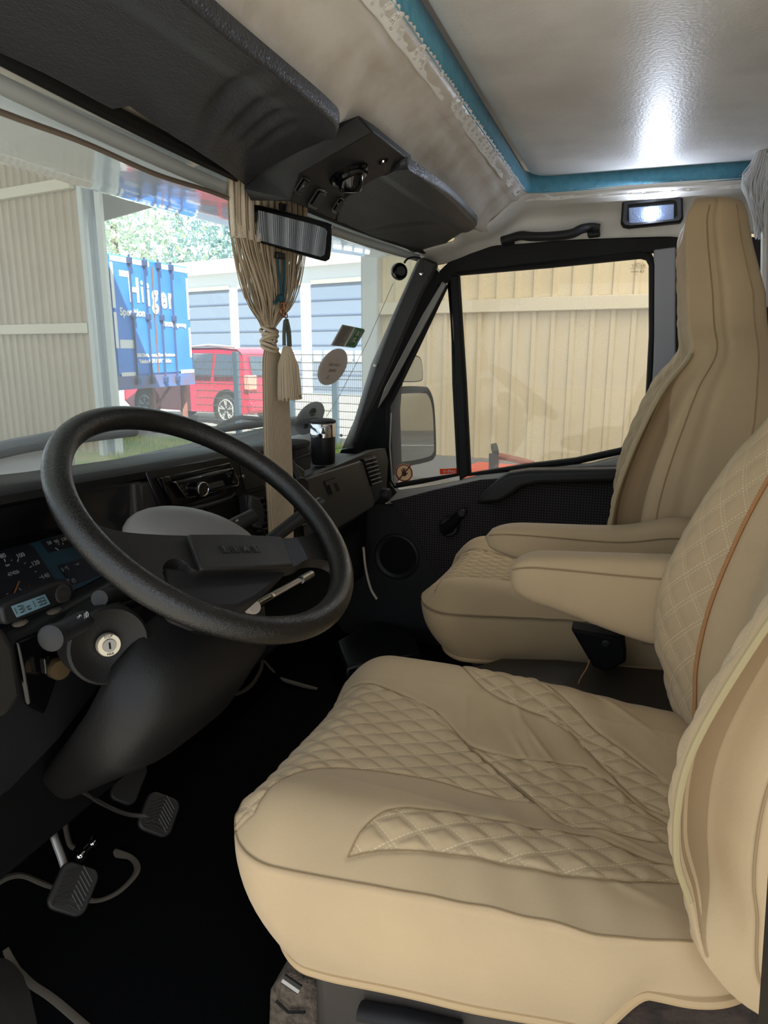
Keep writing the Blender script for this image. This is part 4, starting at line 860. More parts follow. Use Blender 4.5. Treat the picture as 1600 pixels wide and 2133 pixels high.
gl_ = [RM(*q, .0065) for q in ((538, 438), (656, 468), (677, 476), (681, 482), (676, 530), (668, 535), (545, 502), (534, 498))]; m = MB(); m.prism(gl_, mn*.001); m.build('mirror_glass', M_mirror, rv, smooth=False)
m = MB(); m.tube([mc-mn*.03+V(0, 0, .0), mc-mn*.045+V(.01, .0, .03), V(mc[0]+.03, mc[1]+.03, 1.31)], .010, 10); m.build('mount', M_blk, rv)
m = MB(); m.prism([RM(578, 524, -.002), RM(596, 528, -.002), RM(594, 541, -.002), RM(576, 538, -.002)], mn*-.012); m.build('dip_lever', M_blk, rv, bevel=.002)
# charm hung from the mirror
ch = thing('hanging_charm', 'cream tassel charm on a teal cord hanging under the mirror', 'charm', A(600, 640, y=.625))
def H(px, py, y=.625): return A(px, py, y=y)
M_teal = mat('teal_cord', (34, 78, 92), .9, bump=(500, .6)); M_copper = mat('copper', (150, 98, 66), .3, .9)
m = MB(); m.tube(spline([H(579, 530), H(580, 560), H(584, 590), H(587, 620)], 5), .0026, 7); m.tube(spline([H(592, 535), H(592, 570), H(591, 600), H(589, 620)], 5), .0026, 7); m.build('cord', M_teal, ch)
m = MB(); m.ico(H(584, 621), V(.010, .008, .007), 8, 10); m.tube([H(580, 622), H(573, 632)], .0035, 7); m.tube([H(582, 618), H(590, 626)], .004, 7); m.build('knot', M_teal, ch)
m = MB(); o = H(590, 648); m.tube([o+.0105*V(math.cos(a), 0, math.sin(a)) for a in np.linspace(0, 2*math.pi, 24, endpoint=False)], .0014, 6, closed=True); o = H(594, 654); m.tube([o+.0075*V(math.cos(a), .3*math.sin(a), math.sin(a)) for a in np.linspace(0, 2*math.pi, 20, endpoint=False)], .0012, 6, closed=True); m.tube([H(592, 630), H(592, 646)], .0025, 8); m.tube([H(583, 632), H(600, 631)], .0014, 6); m.build('clasp_rings', M_copper, ch)
m = MB(); m.tube([H(595, 662), H(595, 668)], .001, 5); m.tube(spline([H(594, 668), H(592, 690), H(592, 720)], 5), .0035, 7); m.tube(spline([H(596, 666), H(601, 690), H(603, 722)], 5), .0048, 7); m.build('leather_loop', mat('grey_green_leather', (82, 88, 76), .7), ch)
m = MB(); o = H(598, 722)
for k in range(170):
    a = 2*math.pi*k*.381966; r = math.sqrt((k+.5)/170); e = o+V(.030*r*math.cos(a)+.006, .022*r*math.sin(a), -.090-.012*rng.random()*1)
    s = o+V(.007*r*math.cos(a), .006*r*math.sin(a), .0); md = (s+e)/2+V(.006*r*math.cos(a), .004*r*math.sin(a), .012); m.tube([s, md, e], .0016, 4)
m.build('tassel', M_curt, ch, kind='stuff')
# ------------------------------------------------------------------ fringe curtains
def curtain():
    t = thing('fringe_curtain', 'ivory string curtain tied in a knot in front of the windscreen', 'curtain', A(575, 700, y=.655))
    yb = .655; m = MB(); md = MB(); c = A(561, 705, y=yb); bt = A(586, 1122, y=yb)
    xl, xr = A(474, 430, y=yb)[0], A(622, 540, y=yb)[0]; N = 230
    for k in range(N):
        u = (k+.5)/N; x = xl+(xr-xl)*u; dy = .012*math.sin(k*2.4)
        z0 = 1.325; p0 = V(x, yb-.01+dy, z0); p1 = V(x+(c[0]-x)*.04, yb-.008+dy, 1.235); uu = (u-.5)
        p2 = p1+(c-p1)*.5+V((-.012+.02*rng.random())*(1 if u < .5 else -.6), dy, -.012); p3 = c+V(uu*.026, .008*math.sin(k*1.7), .02)
        (md if k % 3 == 1 else m).tube(spline([p0, p1, p2, p3], 4), .00125, 4)
    m.build('upper_strands', M_curt, t, kind='stuff'); md.build('upper_strands', M_curtd, t, kind='stuff')
    m = MB(); md = MB(); N = 70
    for k in range(N):
        u = (k+.5)/N-.5; dy = .004*math.sin(k*2.1); w1, w2 = .040, .046
        q = [c+V(u*.026, dy, -.015)]
        for py, l, r in ((760, 550, 592), (850, 551, 600), (950, 553, 605), (1050, 559, 608), (1122, 563, 608)):
            a = A(l, py, y=yb+.004); b = A(r, py, y=yb+.004); q.append(a+(b-a)*(u+.5)+V(0, dy, 0))
        (md if k % 3 == 1 else m).tube(spline(q, 3), .0012, 4)
    m.build('lower_strands', M_curt, t, kind='stuff'); md.build('lower_strands', M_curtd, t, kind='stuff')
    m = MB()
    for k in range(9):
        zc = c[2]+.018-.0045*k; rr_ = .0155+.003*math.sin(k*1.9); m.tube([V(c[0]+rr_*1.05*math.cos(a), c[1]+rr_*.8*math.sin(a), zc+.006*math.sin(a+k*.8)) for a in np.linspace(0, 2*math.pi, 18, endpoint=False)], .0032, 6, closed=True)
    m.build('knot', M_curt, t)
    m = MB(); P = []
    for k in range(60):
        u = k/59; x = xl-.004+(xr-xl)*u; P.append([V(x, yb-.014+.009*math.sin(k*1.15), z) for z in (1.335, 1.30, 1.262, 1.232)])
    m.grid(P); m.build('heading_band', mat('curtain_band', (214, 200, 178), .9, bump=(300, .9, .002)), t, solid=.004)
curtain()
t = thing('fringe_curtain', 'silvery string curtain gathered behind the passenger headrest at the right edge', 'curtain', A(1570, 330, x=.70))
m = MB()
for k in range(120):
    u = rng.random(); y0 = A(1595, 300, x=.72)[1]; p0 = A(1592+10*u-4, 292+60*u*u, x=.70); p1 = A(1545+55*u, 375+20*rng.random(), x=.70); p2 = A(1572+20*rng.random(), 440+60*rng.random(), x=.71)
    o = V(.03*(rng.random()-.5), 0, 0); m.tube(spline([p0+o, p0*.4+p1*.6+o*1.4, p1+o*1.2, p2+o*.5], 4), .0011, 4)
m.build('strands', M_curt2, t, kind='stuff')
t = thing('fringe_curtain', 'pale string curtain hung behind the seats, seen in the rear-view mirror', 'curtain', V(0, -.72, 1.0)); m = MB()
for k in range(150):
    x = -.55+1.0*k/149; b = x*.35-.05; dy = .02*math.sin(k*.75); m.tube(spline([V(x, -.72+dy, 1.48), V(x, -.715+dy, 1.30), V(x*.75+b*.25, -.71+dy, 1.12), V(b, -.71, .85), V(b, -.71, .5)], 4), .0022, 4)
m.build('strands', M_curt2, t, kind='stuff')
m = MB(); m.grid([[V(-.55+1.0*k/80, -.722+.02*math.sin(k*1.4), z) for z in (1.49, 1.42, 1.30)] for k in range(81)]); m.build('heading_band', M_curt2, t, solid=.003)
m = MB(); m.tube([A(1600, 290, x=.74), A(1596, 420, x=.74), A(1594, 640, x=.74)], .011, 8); m.build('trim_7', M_gwall, kind='structure')
# ------------------------------------------------------------------ cab lamp, grab handle, reminder disc
def WR(px, py, x=.862): return A(px, py, x=x)
cl_ = thing('cab_lamp', 'lit rectangular cab lamp with a black bezel above the passenger window', 'lamp', WR(1358, 444))
bz = [WR(*q) for q in ((1296, 424), (1302, 420), (1405, 408), (1418, 410), (1422, 416), (1423, 456), (1418, 464), (1310, 475), (1298, 473), (1293, 466))]
c = np.mean(bz, 0); m = MB(); inn = [c+(p-c)*V(1, .80, .66)+V(-.016, 0, 0) for p in bz]
m.loft([[p+V(.02, 0, 0) for p in bz], [p+V(-.012, 0, 0) for p in bz], [c+(p-c)*V(1, .93, .9)+V(-.019, 0, 0) for p in bz], inn, [p+V(.008, 0, 0) for p in inn]], True, True); m.build('bezel', M_blk, cl_, ang=40)
ln = [WR(*q, .845) for q in ((1310, 433), (1404, 425), (1404, 457), (1311, 467))]; m = MB(); m.prism(ln, (.004, 0, 0)); m.build('lens', M_lens, cl_, bevel=.001)
m = MB(); m.lathe([(.0, .004), (.010, .003), (.0135, 0)], WR(1357, 445, .8445), (-1, 0, 0), 20); m.build('bulb', M_led, cl_)
gh = thing('grab_handle', 'black plastic grab handle above the passenger door', 'handle', WR(1145, 490))
m = MB(); pts = spline([WR(1046, 502, .868), WR(1062, 497, .862), WR(1085, 491, .845), WR(1110, 493, .835), WR(1150, 492, .832), WR(1190, 487, .835), WR(1212, 477, .845), WR(1232, 474, .862), WR(1248, 476, .868)], 5); m.tube(pts, [.0125]*len(pts), 12, flat=1.0, up=(0, 0, 1)); m.build('strap', M_blk, gh)
for q in (((1042, 492), (1068, 486), (1070, 506), (1044, 511)), ((1222, 473), (1249, 469), (1250, 491), (1224, 494))):
    m = MB(); m.prism([WR(*p, .868) for p in q], (.03, 0, 0)); e = m.build('end_cap', M_blk, gh, bevel=.005, seg=3); c = np.mean([WR(*p, .867) for p in q], 0); MB().lathe([(0, .002), (.004, .002), (.0055, 0)], c, (-1, 0, 0), 12).build('screw', M_gloss, e)
dk = thing('suction_disc', 'round black disc hanging from a short cable at the top of the right pillar', 'disc', A(832, 565, x=.70))
m = MB(); n_ = nrm(V(-.75, -.6, .1)); m.lathe([(0, .010), (.014, .010), (.0165, .007), (.019, .010), (.023, .008), (.024, .0), (.022, -.006), (0, -.008)], A(831, 566, x=.70), n_, 32); m.build('body', M_gloss, dk)
m = MB(); m.lathe([(0, .0105), (.013, .0105), (.0135, .009)], A(833, 566, x=.70), n_, 28); m.build('face', mat('brushed_metal', (96, 94, 94), .3, .9), dk)
m = MB(); m.tube(spline([A(842, 548, x=.70), A(848, 540, x=.70), A(860, 536, x=.71), A(875, 538, x=.74)], 5), .0032, 6); m.build('cable', M_rub, dk)
m = MB(); m.tube([on_ws(815, 590)+V(0, -.006, 0), on_ws(760, 715)+V(0, -.006, 0), on_ws(700, 830)+V(0, -.006, 0), on_ws(676, 868)+V(0, -.006, 0)], .0009, 5); m.build('antenna_wire', mat('wire_grey', (150, 152, 152), .5), label='thin straight wire running down the right of the windscreen', cat='wire')
# ------------------------------------------------------------------ stickers on the windscreen (seen from behind)
def sticker(name, label, corners, base, parts):
    p = [on_ws(*q)+V(0, -.003, 0) for q in corners]; c = np.mean(p, 0); t = thing(name, label, 'sticker', c); MB().prism(p, (0, .0008, 0)).build('backing', base, t, smooth=False); return t
def ell(cx, cy, rx, ry, deg, n=36):
    a0 = math.radians(deg); return [(cx+rx*math.cos(a)*math.cos(a0)-ry*math.sin(a)*math.sin(a0), cy+rx*math.cos(a)*math.sin(a0)+ry*math.sin(a)*math.cos(a0)) for a in np.linspace(0, 2*math.pi, n, endpoint=False)]
def wsn(px, py, o=.005): return on_ws(px, py)+V(0, -o, 0)
M_st = paper('sticker_back', (200, 186, 178)); M_stt = mat('sticker_text', (150, 136, 130), .7)
s1 = sticker('oval_sticker', 'oval sticker with mirrored text reading caravan empire on the windscreen', ell(691, 764, 42, 26, -58), M_st, 0)
rdir = wsn(712, 762)-wsn(672, 760); udir = wsn(700, 740)-wsn(686, 785)
for st, px, py, z in (('CARAVAN', 694, 760, .0125), ('EMPIRE', 689, 772, .0125), ('35', 680, 786, .016), ('=', 700, 750, .012)): text('lettering', st, z, wsn(px, py), -(rdir), udir, M_stt, s1)
s2 = sticker('oval_sticker', 'grey oval sticker numbered 28 behind the travel mug', ell(643, 871, 40, 24, -52), paper('sticker_grey', (176, 174, 174)), 0)
r2 = wsn(662, 868)-wsn(630, 870); u2 = wsn(655, 846)-wsn(635, 895)
text('lettering', '28', .019, wsn(634, 888), r2, u2, M_blk, s2, bold=.0006)
m = MB(); m.prism([wsn(*q, .0045) for q in ell(649, 858, 9, 6.5, -60, 20)], (0, .0005, 0)); m.build('emblem', M_blk, s2, smooth=False); m = MB(); m.tube([wsn(628, 875, .0045), wsn(659, 870, .0045)], .0006, 4); m.build('line', M_blk, s2)
m = MB(); m.prism([wsn(*q, .005) for q in ((644, 861), (655, 858), (654, 861), (643, 864))], (0, .0004, 0)); m.build('emblem_bar', bpy.data.materials['sticker_grey'], s2, smooth=False)
s3 = sticker('vignette_sticker', 'green and white toll vignette sticker with mirrored print on the windscreen', [(711, 676), (757, 685), (757, 690), (738, 724), (735, 725), (687, 719)], M_white, 0)
MB().prism([wsn(*q, .0045) for q in ((711, 677), (735, 681), (712, 721), (689, 719))], (0, .0004, 0)).build('text_panel', M_st, s3, smooth=False)
MB().prism([wsn(*q, .0045) for q in ((738, 682), (755, 686), (757, 689), (738, 723), (717, 721))], (0, .0004, 0)).build('green_panel', mat('vignette_green', (18, 112, 66), .6), s3, smooth=False)
m = MB()
for k in range(13):
    x0, y0 = 711-1.5*k, 681+3.0*k; m.tube([wsn(x0, y0, .005), wsn(x0+10+7*rng.random(), y0+2, .005)], .0006, 4)
m.build('fine_print', mat('fine_print', (90, 80, 76), .7), s3)
r3 = wsn(752, 690)-wsn(738, 688); u3 = wsn(745, 688)-wsn(730, 715); text('lettering', 'A', .02, wsn(742, 695), -r3, u3, M_ivory, s3, bold=.001); text('lettering', '21', .018, wsn(734, 708), -r3, u3, M_ivory, s3, bold=.0008)
m = MB()
for r in (1.0, .8): 
    pts = [wsn(*q, .005) for q in ell(738, 702, 19*r, 9*r, -60, 30)]; m.tube(pts[2:13], .0007, 4); m.tube(pts[17:28], .0007, 4)
m.build('ring_print', M_ivory, s3)
# wipers
for nm, lab, pts, blade in (('windscreen_wiper', 'passenger side wiper resting behind the curtain outside the windscreen', [(700, 884), (640, 884), (545, 872), (520, 872), (490, 884), (462, 905), (448, 917)], [(437, 900), (500, 891), (560, 883), (650, 872)]),
                            ('windscreen_wiper', 'driver side wiper seen outside the glass left of the steering wheel', [(-80, 945), (0, 938), (60, 924), (110, 914), (150, 905)], [(-60, 962), (0, 950), (80, 932), (200, 912), (300, 900)])):
    t = thing(nm, lab, 'wiper', on_ws(*blade[1])+V(0, .02, 0))
    m = MB(); m.tube(spline([on_ws(*q)+V(0, .034, .0) for q in pts], 4), .006, 7); m.build('arm', M_blk, t)
    m = MB(); m.tube(spline([on_ws(*q)+V(0, .020, 0) for q in blade], 4), .007, 6, flat=1.3); m.build('blade', M_rub, t)
# ------------------------------------------------------------------ passenger side: pillar, door, window
m = MB(); pl = [A(742, 930, x=.82), A(722, 925, x=.82), A(772, 760, x=.82), A(820, 650, x=.82), A(868, 545, x=.82), A(880, 534, x=.82), A(913, 548, x=.82), A(880, 608, x=.82), A(800, 790, x=.82), A(760, 880, x=.82)]
m.prism(pl, (.05, .01, 0)); pil = m.build('trim_8', M_dash, bevel=.008, seg=3, kind='structure')
for px, py in ((878, 570), (782, 762)): MB().lathe([(0, .004), (.005, .003), (.0065, 0)], A(px, py, x=.818), (-1, -.4, 0), 14).build('screw', M_chrome, pil)
MB().lathe([(0, .001), (.004, .001), (.005, 0)], A(711, 907, x=.817), (-1, -.4, 0), 12).build('screw_hole', M_deep, pil)
DX = .90
def P_(px, py, x=DX): return A(px, py, x=x)
dr_ = thing('door_1', 'passenger door', None, V(.92, .25, .1), kind='structure')
del dr_['label']
def plate(name, q, mt, th=.03, x=DX, bevel=.004, parent=None, **k): m = MB(); m.prism([P_(*p, x) for p in q], (th, 0, 0)); return m.build(name, mt, parent or dr_, bevel=bevel, **k)
plate('corner_panel', [(700, 960), (735, 880), (772, 800), (835, 665), (900, 545), (925, 585), (812, 835), (806, 852), (812, 1008), (830, 1030), (800, 1050), (760, 1060), (700, 1060)], M_rub, .04, .905)
plate('window_frame', [(905, 598), (915, 564), (940, 540), (1030, 510), (1180, 499), (1395, 491), (1424, 494), (1444, 520), (1444, 1000), (1404, 1000), (1404, 535), (1398, 518), (1340, 530), (1150, 548), (953, 568), (935, 586)], M_rub, .03, .90)
plate('frame_strip', [(786, 852), (806, 822), (930, 592), (921, 586), (880, 655), (800, 810)], M_silver, .012, .893, .003)
plate('rear_frame', [(1362, 520), (1408, 514), (1408, 640), (1408, 800), (1400, 1000), (1300, 1010), (1300, 960), (1330, 925), (1352, 870), (1360, 760)], mat('door_paint', (158, 159, 164), .45), .03, .895)
plate('window_bar', [(937, 575), (954, 572), (965, 780), (976, 990), (957, 1002), (950, 800)], M_rub, .03, .89)
WIN = [(953, 570), (1150, 550), (1335, 531), (1352, 536), (1360, 552), (1360, 700), (1352, 845), (1345, 885), (1325, 920), (1300, 938), (1200, 960), (1100, 972), (977, 988), (966, 800)]
QW = [(936, 588), (870, 720), (818, 828), (808, 846), (811, 930), (814, 995), (822, 1012), (880, 1002), (957, 988), (948, 800)]
plate('window_glass', WIN, M_door, .004, .918, 0, smooth=False); plate('quarter_glass', QW, M_qglass, .004, .918, 0, smooth=False)
m = MB(); m.tube([P_(*q, .905) for q in WIN], .011, 8, closed=True); m.build('window_seal', M_rub, dr_)
m = MB(); m.tube([P_(*q, .905) for q in QW], .009, 8, closed=True); m.build('quarter_seal', M_rub, dr_)
m = MB(); m.tube([P_(*q, .897) for q in ((815, 860), (812, 930), (817, 1000), (824, 1011))], .0022, 6); m.build('bright_edge', M_silver, dr_)
plate('sill', [(800, 1052), (830, 1022), (900, 1012), (960, 1000), (1000, 990), (1120, 978), (1230, 965), (1310, 945), (1325, 990), (1150, 1000), (1000, 1010), (900, 1032), (830, 1050)], M_silver, .03, .888, .008, seg=3)
M_cloth, n, l, p = nt('door_cloth'); p.inputs['Roughness'].default_value = .9
tc = n.new('ShaderNodeTexCoord'); w = []
for d_ in ('Y', 'Z'):
    k = n.new('ShaderNodeTexWave'); k.bands_direction = d_; k.inputs['Scale'].default_value = 38; l.new(tc.outputs['Object'], k.inputs['Vector']); w.append(k)
mu = n.new('ShaderNodeMath'); mu.operation = 'MULTIPLY'; l.new(w[0].outputs['Fac'], mu.inputs[0]); l.new(w[1].outputs['Fac'], mu.inputs[1])
cr = n.new('ShaderNodeMix'); cr.data_type = 'RGBA'; cr.inputs[6].default_value = lin((30, 27, 30))+(1,); cr.inputs[7].default_value = lin((84, 76, 78))+(1,); l.new(mu.outputs[0], cr.inputs[0]); l.new(cr.outputs[2], p.inputs['Base Color'])
plate('cloth_panel', [(812, 1045), (900, 1022), (1000, 1000), (1100, 992), (1330, 975), (1330, 1240), (930, 1240), (890, 1165), (850, 1090)], M_cloth, .03, .882, .004)
plate('lower_panel', [(800, 1052), (830, 1052), (870, 1115), (910, 1190), (960, 1240), (1330, 1240), (1330, 1480), (690, 1480), (690, 1040)], M_blk, .03, .886, .006)
m = MB(); m.lathe([(.060, 0), (.072, .006), (.078, .004), (.082, -.004)], P_(826, 1160, .885), (-1, 0, 0), 36); sp_ = m.build('speaker_ring', M_blk, dr_); MB().lathe([(0, .001), (.05, .002), (.061, .001)], P_(826, 1160, .884), (-1, 0, 0), 30).build('speaker_grille', M_deep, sp_)
arm = [(988, 1048), (1002, 1030), (1035, 1000), (1058, 986), (1100, 980), (1200, 978), (1320, 974), (1320, 1006), (1200, 1008), (1120, 1010), (1085, 1018), (1065, 1034), (1040, 1048), (1005, 1052)]
plate('armrest', arm, M_blk, .075, .812, .016, seg=4)
m = MB(); a = P_(935, 1098, .862); b = P_(965, 1066, .850); m.loft([[p+V(.018, 0, 0) for p in [a+.034*V(0, math.cos(t), math.sin(t)) for t in np.linspace(0, 2*math.pi, 20, endpoint=False)]], [a+.034*V(0, math.cos(t), math.sin(t)) for t in np.linspace(0, 2*math.pi, 20, endpoint=False)], [a+.028*V(0, math.cos(t), math.sin(t))+V(-.006, 0, 0) for t in np.linspace(0, 2*math.pi, 20, endpoint=False)]]); wc = m.build('window_crank', M_blk, dr_)
m = MB(); m.tube([a+V(-.004, .02, -.01), a+V(-.008, 0, 0), b+V(-.004, 0, 0)], [.020, .020, .013], 12, flat=.55, up=(1, 0, 0)); m.build('crank_arm', M_deep, wc); m = MB(); m.lathe([(0, .024), (.010, .024), (.0125, .020), (.0125, 0)], b, (-1, 0, 0), 18); m.build('crank_knob', M_blk, wc)
# stickers on the quarter glass, etched mark on the door window
s4 = thing('round_sticker', 'round no-touching sticker with a hand on the quarter window', 'sticker', P_(842, 985, .914))
def rs(px, py, o=0): return P_(px, py, .9145-o)
c = rs(842, 985); MB().lathe([(0, .0006), (.0305, .0006), (.0305, 0)], c, (-1, 0, 0), 32).build('backing', paper('sticker_cream', (222, 204, 178)), s4, smooth=False)
M_red = paper('sign_red', (186, 104, 92)); m = MB(); m.tube([c+V(-.001, .027*math.cos(a), .027*math.sin(a)) for a in np.linspace(0, 2*math.pi, 32, endpoint=False)], .002, 6, closed=True); m.tube([rs(829, 1001, .001), rs(856, 969, .001)], .0022, 6); m.build('ban_ring', M_red, s4)
m = MB(); hb_ = rs(842, 987, .0012); m.lathe([(0, .0003), (.0085, .0003), (.0085, 0)], hb_, (-1, 0, 0), 16)
for k, (dy, dz) in enumerate(((.010, .013), (.004, .019), (-.002, .019), (-.008, .015), (-.013, .002))): m.tube([hb_+V(0, dy*.4, .002), hb_+V(0, dy, dz)], .0017, 6)
m.build('hand_print', mat('hand_black', (60, 52, 48), .7), s4)
s5 = thing('safety_sticker', 'orange and white rectangular sticker with mirrored lettering on the quarter window', 'sticker', P_(936, 985, .914))
MB().prism([rs(*q) for q in ((915, 976), (955, 974), (957, 992), (917, 994))], (-.0006, 0, 0)).build('backing', paper('sticker_white', (236, 232, 226)), s5, smooth=False)
M_or = paper('sticker_orange', (250, 104, 30)); MB().prism([rs(*q, .0008) for q in ((916, 977), (954, 975), (955, 986), (917, 988))], (-.0004, 0, 0)).build('orange_field', M_or, s5, smooth=False)
MB().prism([rs(*q, .0008) for q in ((919, 990), (953, 988), (953, 990), (919, 992.5))], (-.0004, 0, 0)).build('orange_bar', M_or, s5, smooth=False)
text('lettering', 'SAFE-ty', .0135, rs(936, 982, .0014), V(0, 1, 0), V(0, .05, 1), M_white, s5)
mk = thing('window_mark', 'small etched maker mark in the upper rear corner of the door window', 'marking', P_(1330, 565, .914)); M_et = mat('etching', (120, 106, 84), .7)
for st, py, sz in (('51 VERRE', 549, .006), ('SEKURIT', 554, .010), ('TEMPERLITE SAFETY', 559, .005), ('43R-000450', 566, .007), ('1 2', 572, .006)): text('lettering', st, sz, rs(1329-.2*(py-560), py), V(0, 1, 0), V(0, 0, 1), M_et, mk)
m = MB(); o = rs(1338, 565); m.tube([o+.0045*V(0, math.cos(a), math.sin(a)) for a in np.linspace(0, 2*math.pi, 16, endpoint=False)], .0004, 4, closed=True); m.build('ring_mark', M_et, mk)
# ------------------------------------------------------------------ outside mirror
om = thing('door_mirror', 'tall outside door mirror with a small wide-angle mirror above, beyond the quarter window', 'mirror', A(870, 880, x=1.12))
nn = nrm(V(-.58, -.81, 0)); oc_ = A(866, 885, x=1.13)
def OM(px, py, o=0):
    d = ray(px, py); p0 = oc_+nn*o; return CAM+d*(((p0-CAM)@nn)/(d@nn))
q = [(828, 806), (880, 805), (894, 812), (904, 845), (908, 930), (905, 952), (890, 962), (838, 972), (826, 965), (822, 900)]
P = [OM(*a) for a in q]; P = spline(P+[P[0]], 3)[:-1]; c = np.mean(P, 0)
m = MB(); m.loft([[c+(p-c)*.7-nn*.06 for p in P], [c+(p-c)*1.0-nn*.03 for p in P], [p+nn*.002 for p in P], [c+(p-c)*.92+nn*.002 for p in P]]); m.build('housing', M_rub, om)
m = MB(); m.prism([c+(p-c)*.85+nn*.004 for p in P], nn*.001); m.build('mirror_glass', M_mirror, om, smooth=False)
q = [(826, 742), (846, 738), (872, 742), (879, 756), (881, 785), (876, 794), (850, 796), (826, 790)]
P = [OM(*a) for a in q]; P = spline(P+[P[0]], 3)[:-1]; c = np.mean(P, 0)
m = MB(); m.loft([[c+(p-c)*.7-nn*.05 for p in P], [c+(p-c)*1.0-nn*.03 for p in P], [p for p in P]]); m.build('wide_housing', M_rub, om)
m = MB(); m.prism([c+(p-c)*.93+nn*.001 for p in P], nn*.001); m.build('wide_glass', M_mirror, om, smooth=False)
m = MB(); m.tube([OM(812, 790, -.02), OM(814, 880, -.02), OM(818, 990, -.02)], .036, 10); m.tube([OM(822, 985, -.02), A(815, 1030, x=.95)], .016, 8); m.tube([OM(818, 800, -.02), OM(835, 798, -.02)], .012, 8); m.build('bracket', M_rub, om)
# ------------------------------------------------------------------ outside the cab: motorhome front, hall, yard
ah = MB(); L = []
for x in np.linspace(-1.1, 1.1, 24):
    k = (x/1.1)**2; L.append([V(x, .685-.04*k, 1.338), V(x, .80-.05*k, 1.352), V(x, .95-.06*k, 1.366), V(x, 1.09-.08*k, 1.385), V(x, 1.17-.10*k, 1.405), V(x, 1.215-.11*k, 1.44), V(x, 1.235-.12*k, 1.50), V(x, 1.22-.12*k, 1.62), V(x, 1.15-.12*k, 1.85), V(x, .6, 2.0), V(x, -.9, 2.0)])
ah.grid(L); ah.build('alcove_hull', mat('gelcoat', (214, 216, 220), .06, bump=(9, .12, .01), coat=.5), label='glossy white alcove underside overhanging the windscreen', cat='vehicle body', solid=.02, ang=70)
MB().b2((-1.05, -1.0, 1.54), (1.05, .62, 1.58)).build('unseen_alcove_floor', M_gwall, kind='structure')  # unseen slab above the cab, keeps sky light from leaking in
MB().prism([V(-.95, 1.14, .74), V(.95, 1.14, .72), V(.95, 1.45, .50), V(-.95, 1.5, .52)], (0, 0, -.04)).build('bonnet', mat('bonnet_grey', (96, 94, 96), .4), label='short bonnet below the windscreen outside', cat='bonnet', bevel=.02)
GZ = -.66
MB().b2((-30, -30, GZ-.1), (60, 60, GZ)).build('ground', mat('yard_concrete', (138, 135, 128), .85, bump=(30, .3, .01), var=(1.5, (120, 118, 112))), kind='structure')
# corrugated hall walls: one sheet mesh shared by all the panels
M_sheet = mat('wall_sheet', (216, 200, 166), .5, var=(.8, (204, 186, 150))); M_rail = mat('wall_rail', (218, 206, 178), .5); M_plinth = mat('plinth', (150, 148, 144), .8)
def sheet_mesh(rib, nr, h):
    m = MB(); n = nrm; prof = []
    for k in range(nr):
        o = k*rib; prof += [(o, 0), (o+rib*.60, 0), (o+rib*.68, .035), (o+rib*.88, .035), (o+rib*.96, 0)]
    prof.append((nr*rib, 0)); m.grid([[V(x, y, 0), V(x, y, h)] for x, y in prof]); return m
def corrugated(name, p0, d, nsheet, rib, nr, z0, h, rails, side, plinth=True, mat_=M_sheet):
    """sheets along direction d from p0; side = unit vector towards the hall inside"""
    t = thing(name, None, None, V(p0[0], p0[1], z0), kind='structure'); R = np.stack([d, side, V(0, 0, 1)], 1)
    b = sheet_mesh(rib, nr, h); b.v = [tuple(R@np.array(v)+WOFF[t.name]) for v in b.v]; s0 = b.build('panel', mat_, t, smooth=False)
    w = rib*nr
    for k in range(1, nsheet):
        c = s0.copy(); scene.collection.objects.link(c); c.parent = t; c.location = Vector(tuple(d*w*k))
    for z in rails:
        m = MB(); a = V(p0[0], p0[1], z)+side*.075; m.box(a+d*w*nsheet/2, (w*nsheet, .11, .16), R); m.build('rail', M_rail, t, bevel=.01)
    if plinth: m = MB(); m.box(V(p0[0], p0[1], (z0+GZ)/2)+d*w*nsheet/2+side*.05, (w*nsheet, .25, z0-GZ), R); m.build('plinth', M_plinth, t)
    return t
hd = math.radians(57); d1 = V(math.cos(hd), math.sin(hd), 0); s1_ = V(-d1[1], d1[0], 0)
pr = A(1360, 726, d=8.2); pe = A(790, 726, d=9.8); d1 = nrm((pe-pr)*V(1, 1, 0)); s1_ = V(-d1[1], d1[0], 0); s1_ = s1_ if s1_@(CAM-pe) > 0 else -s1_
wl_ = np.linalg.norm(pe-pr); rib = .235; w = rib*5; n1 = 13; p0 = pe-d1*w*n1
zr = A(955, 640, d=9.2)[2]
corrugated('wall_right_hall', p0, d1, n1, rib, 5, -.36, 4.9, [zr, zr+1.9], s1_)
# the wall that holds the big doorway: a leaf on the left, post, soffit panel
pa = A(189, 726, d=11.3); pb = A(-160, 726, d=13.6); d2 = nrm((pb-pa)*V(1, 1, 0)); s2_ = V(-d2[1], d2[0], 0); s2_ = s2_ if s2_@(CAM-pa) > 0 else -s2_
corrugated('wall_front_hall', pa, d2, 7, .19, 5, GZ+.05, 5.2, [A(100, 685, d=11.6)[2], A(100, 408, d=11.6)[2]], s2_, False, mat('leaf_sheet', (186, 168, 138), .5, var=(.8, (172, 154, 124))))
po = MB(); g1 = A(215, 726, d=11.0); po.b2((g1[0]-.07, g1[1]-.04, GZ), (g1[0]+.07, g1[1]+.04, 5.5)); po.build('door_post', mat('post_grey', (138, 148, 152), .45), label='grey steel door post of the hall at the left of the doorway', cat='post', bevel=.03)
po = MB(); g2 = A(197, 726, d=11.1); po.b2((g2[0]-.05, g2[1]-.05, GZ), (g2[0]+.05, g2[1]+.05, 5.5)); po.build('door_post', mat('post_white', (206, 210, 206), .5), label='slim pale post beside the grey steel door post', cat='post', bevel=.02)
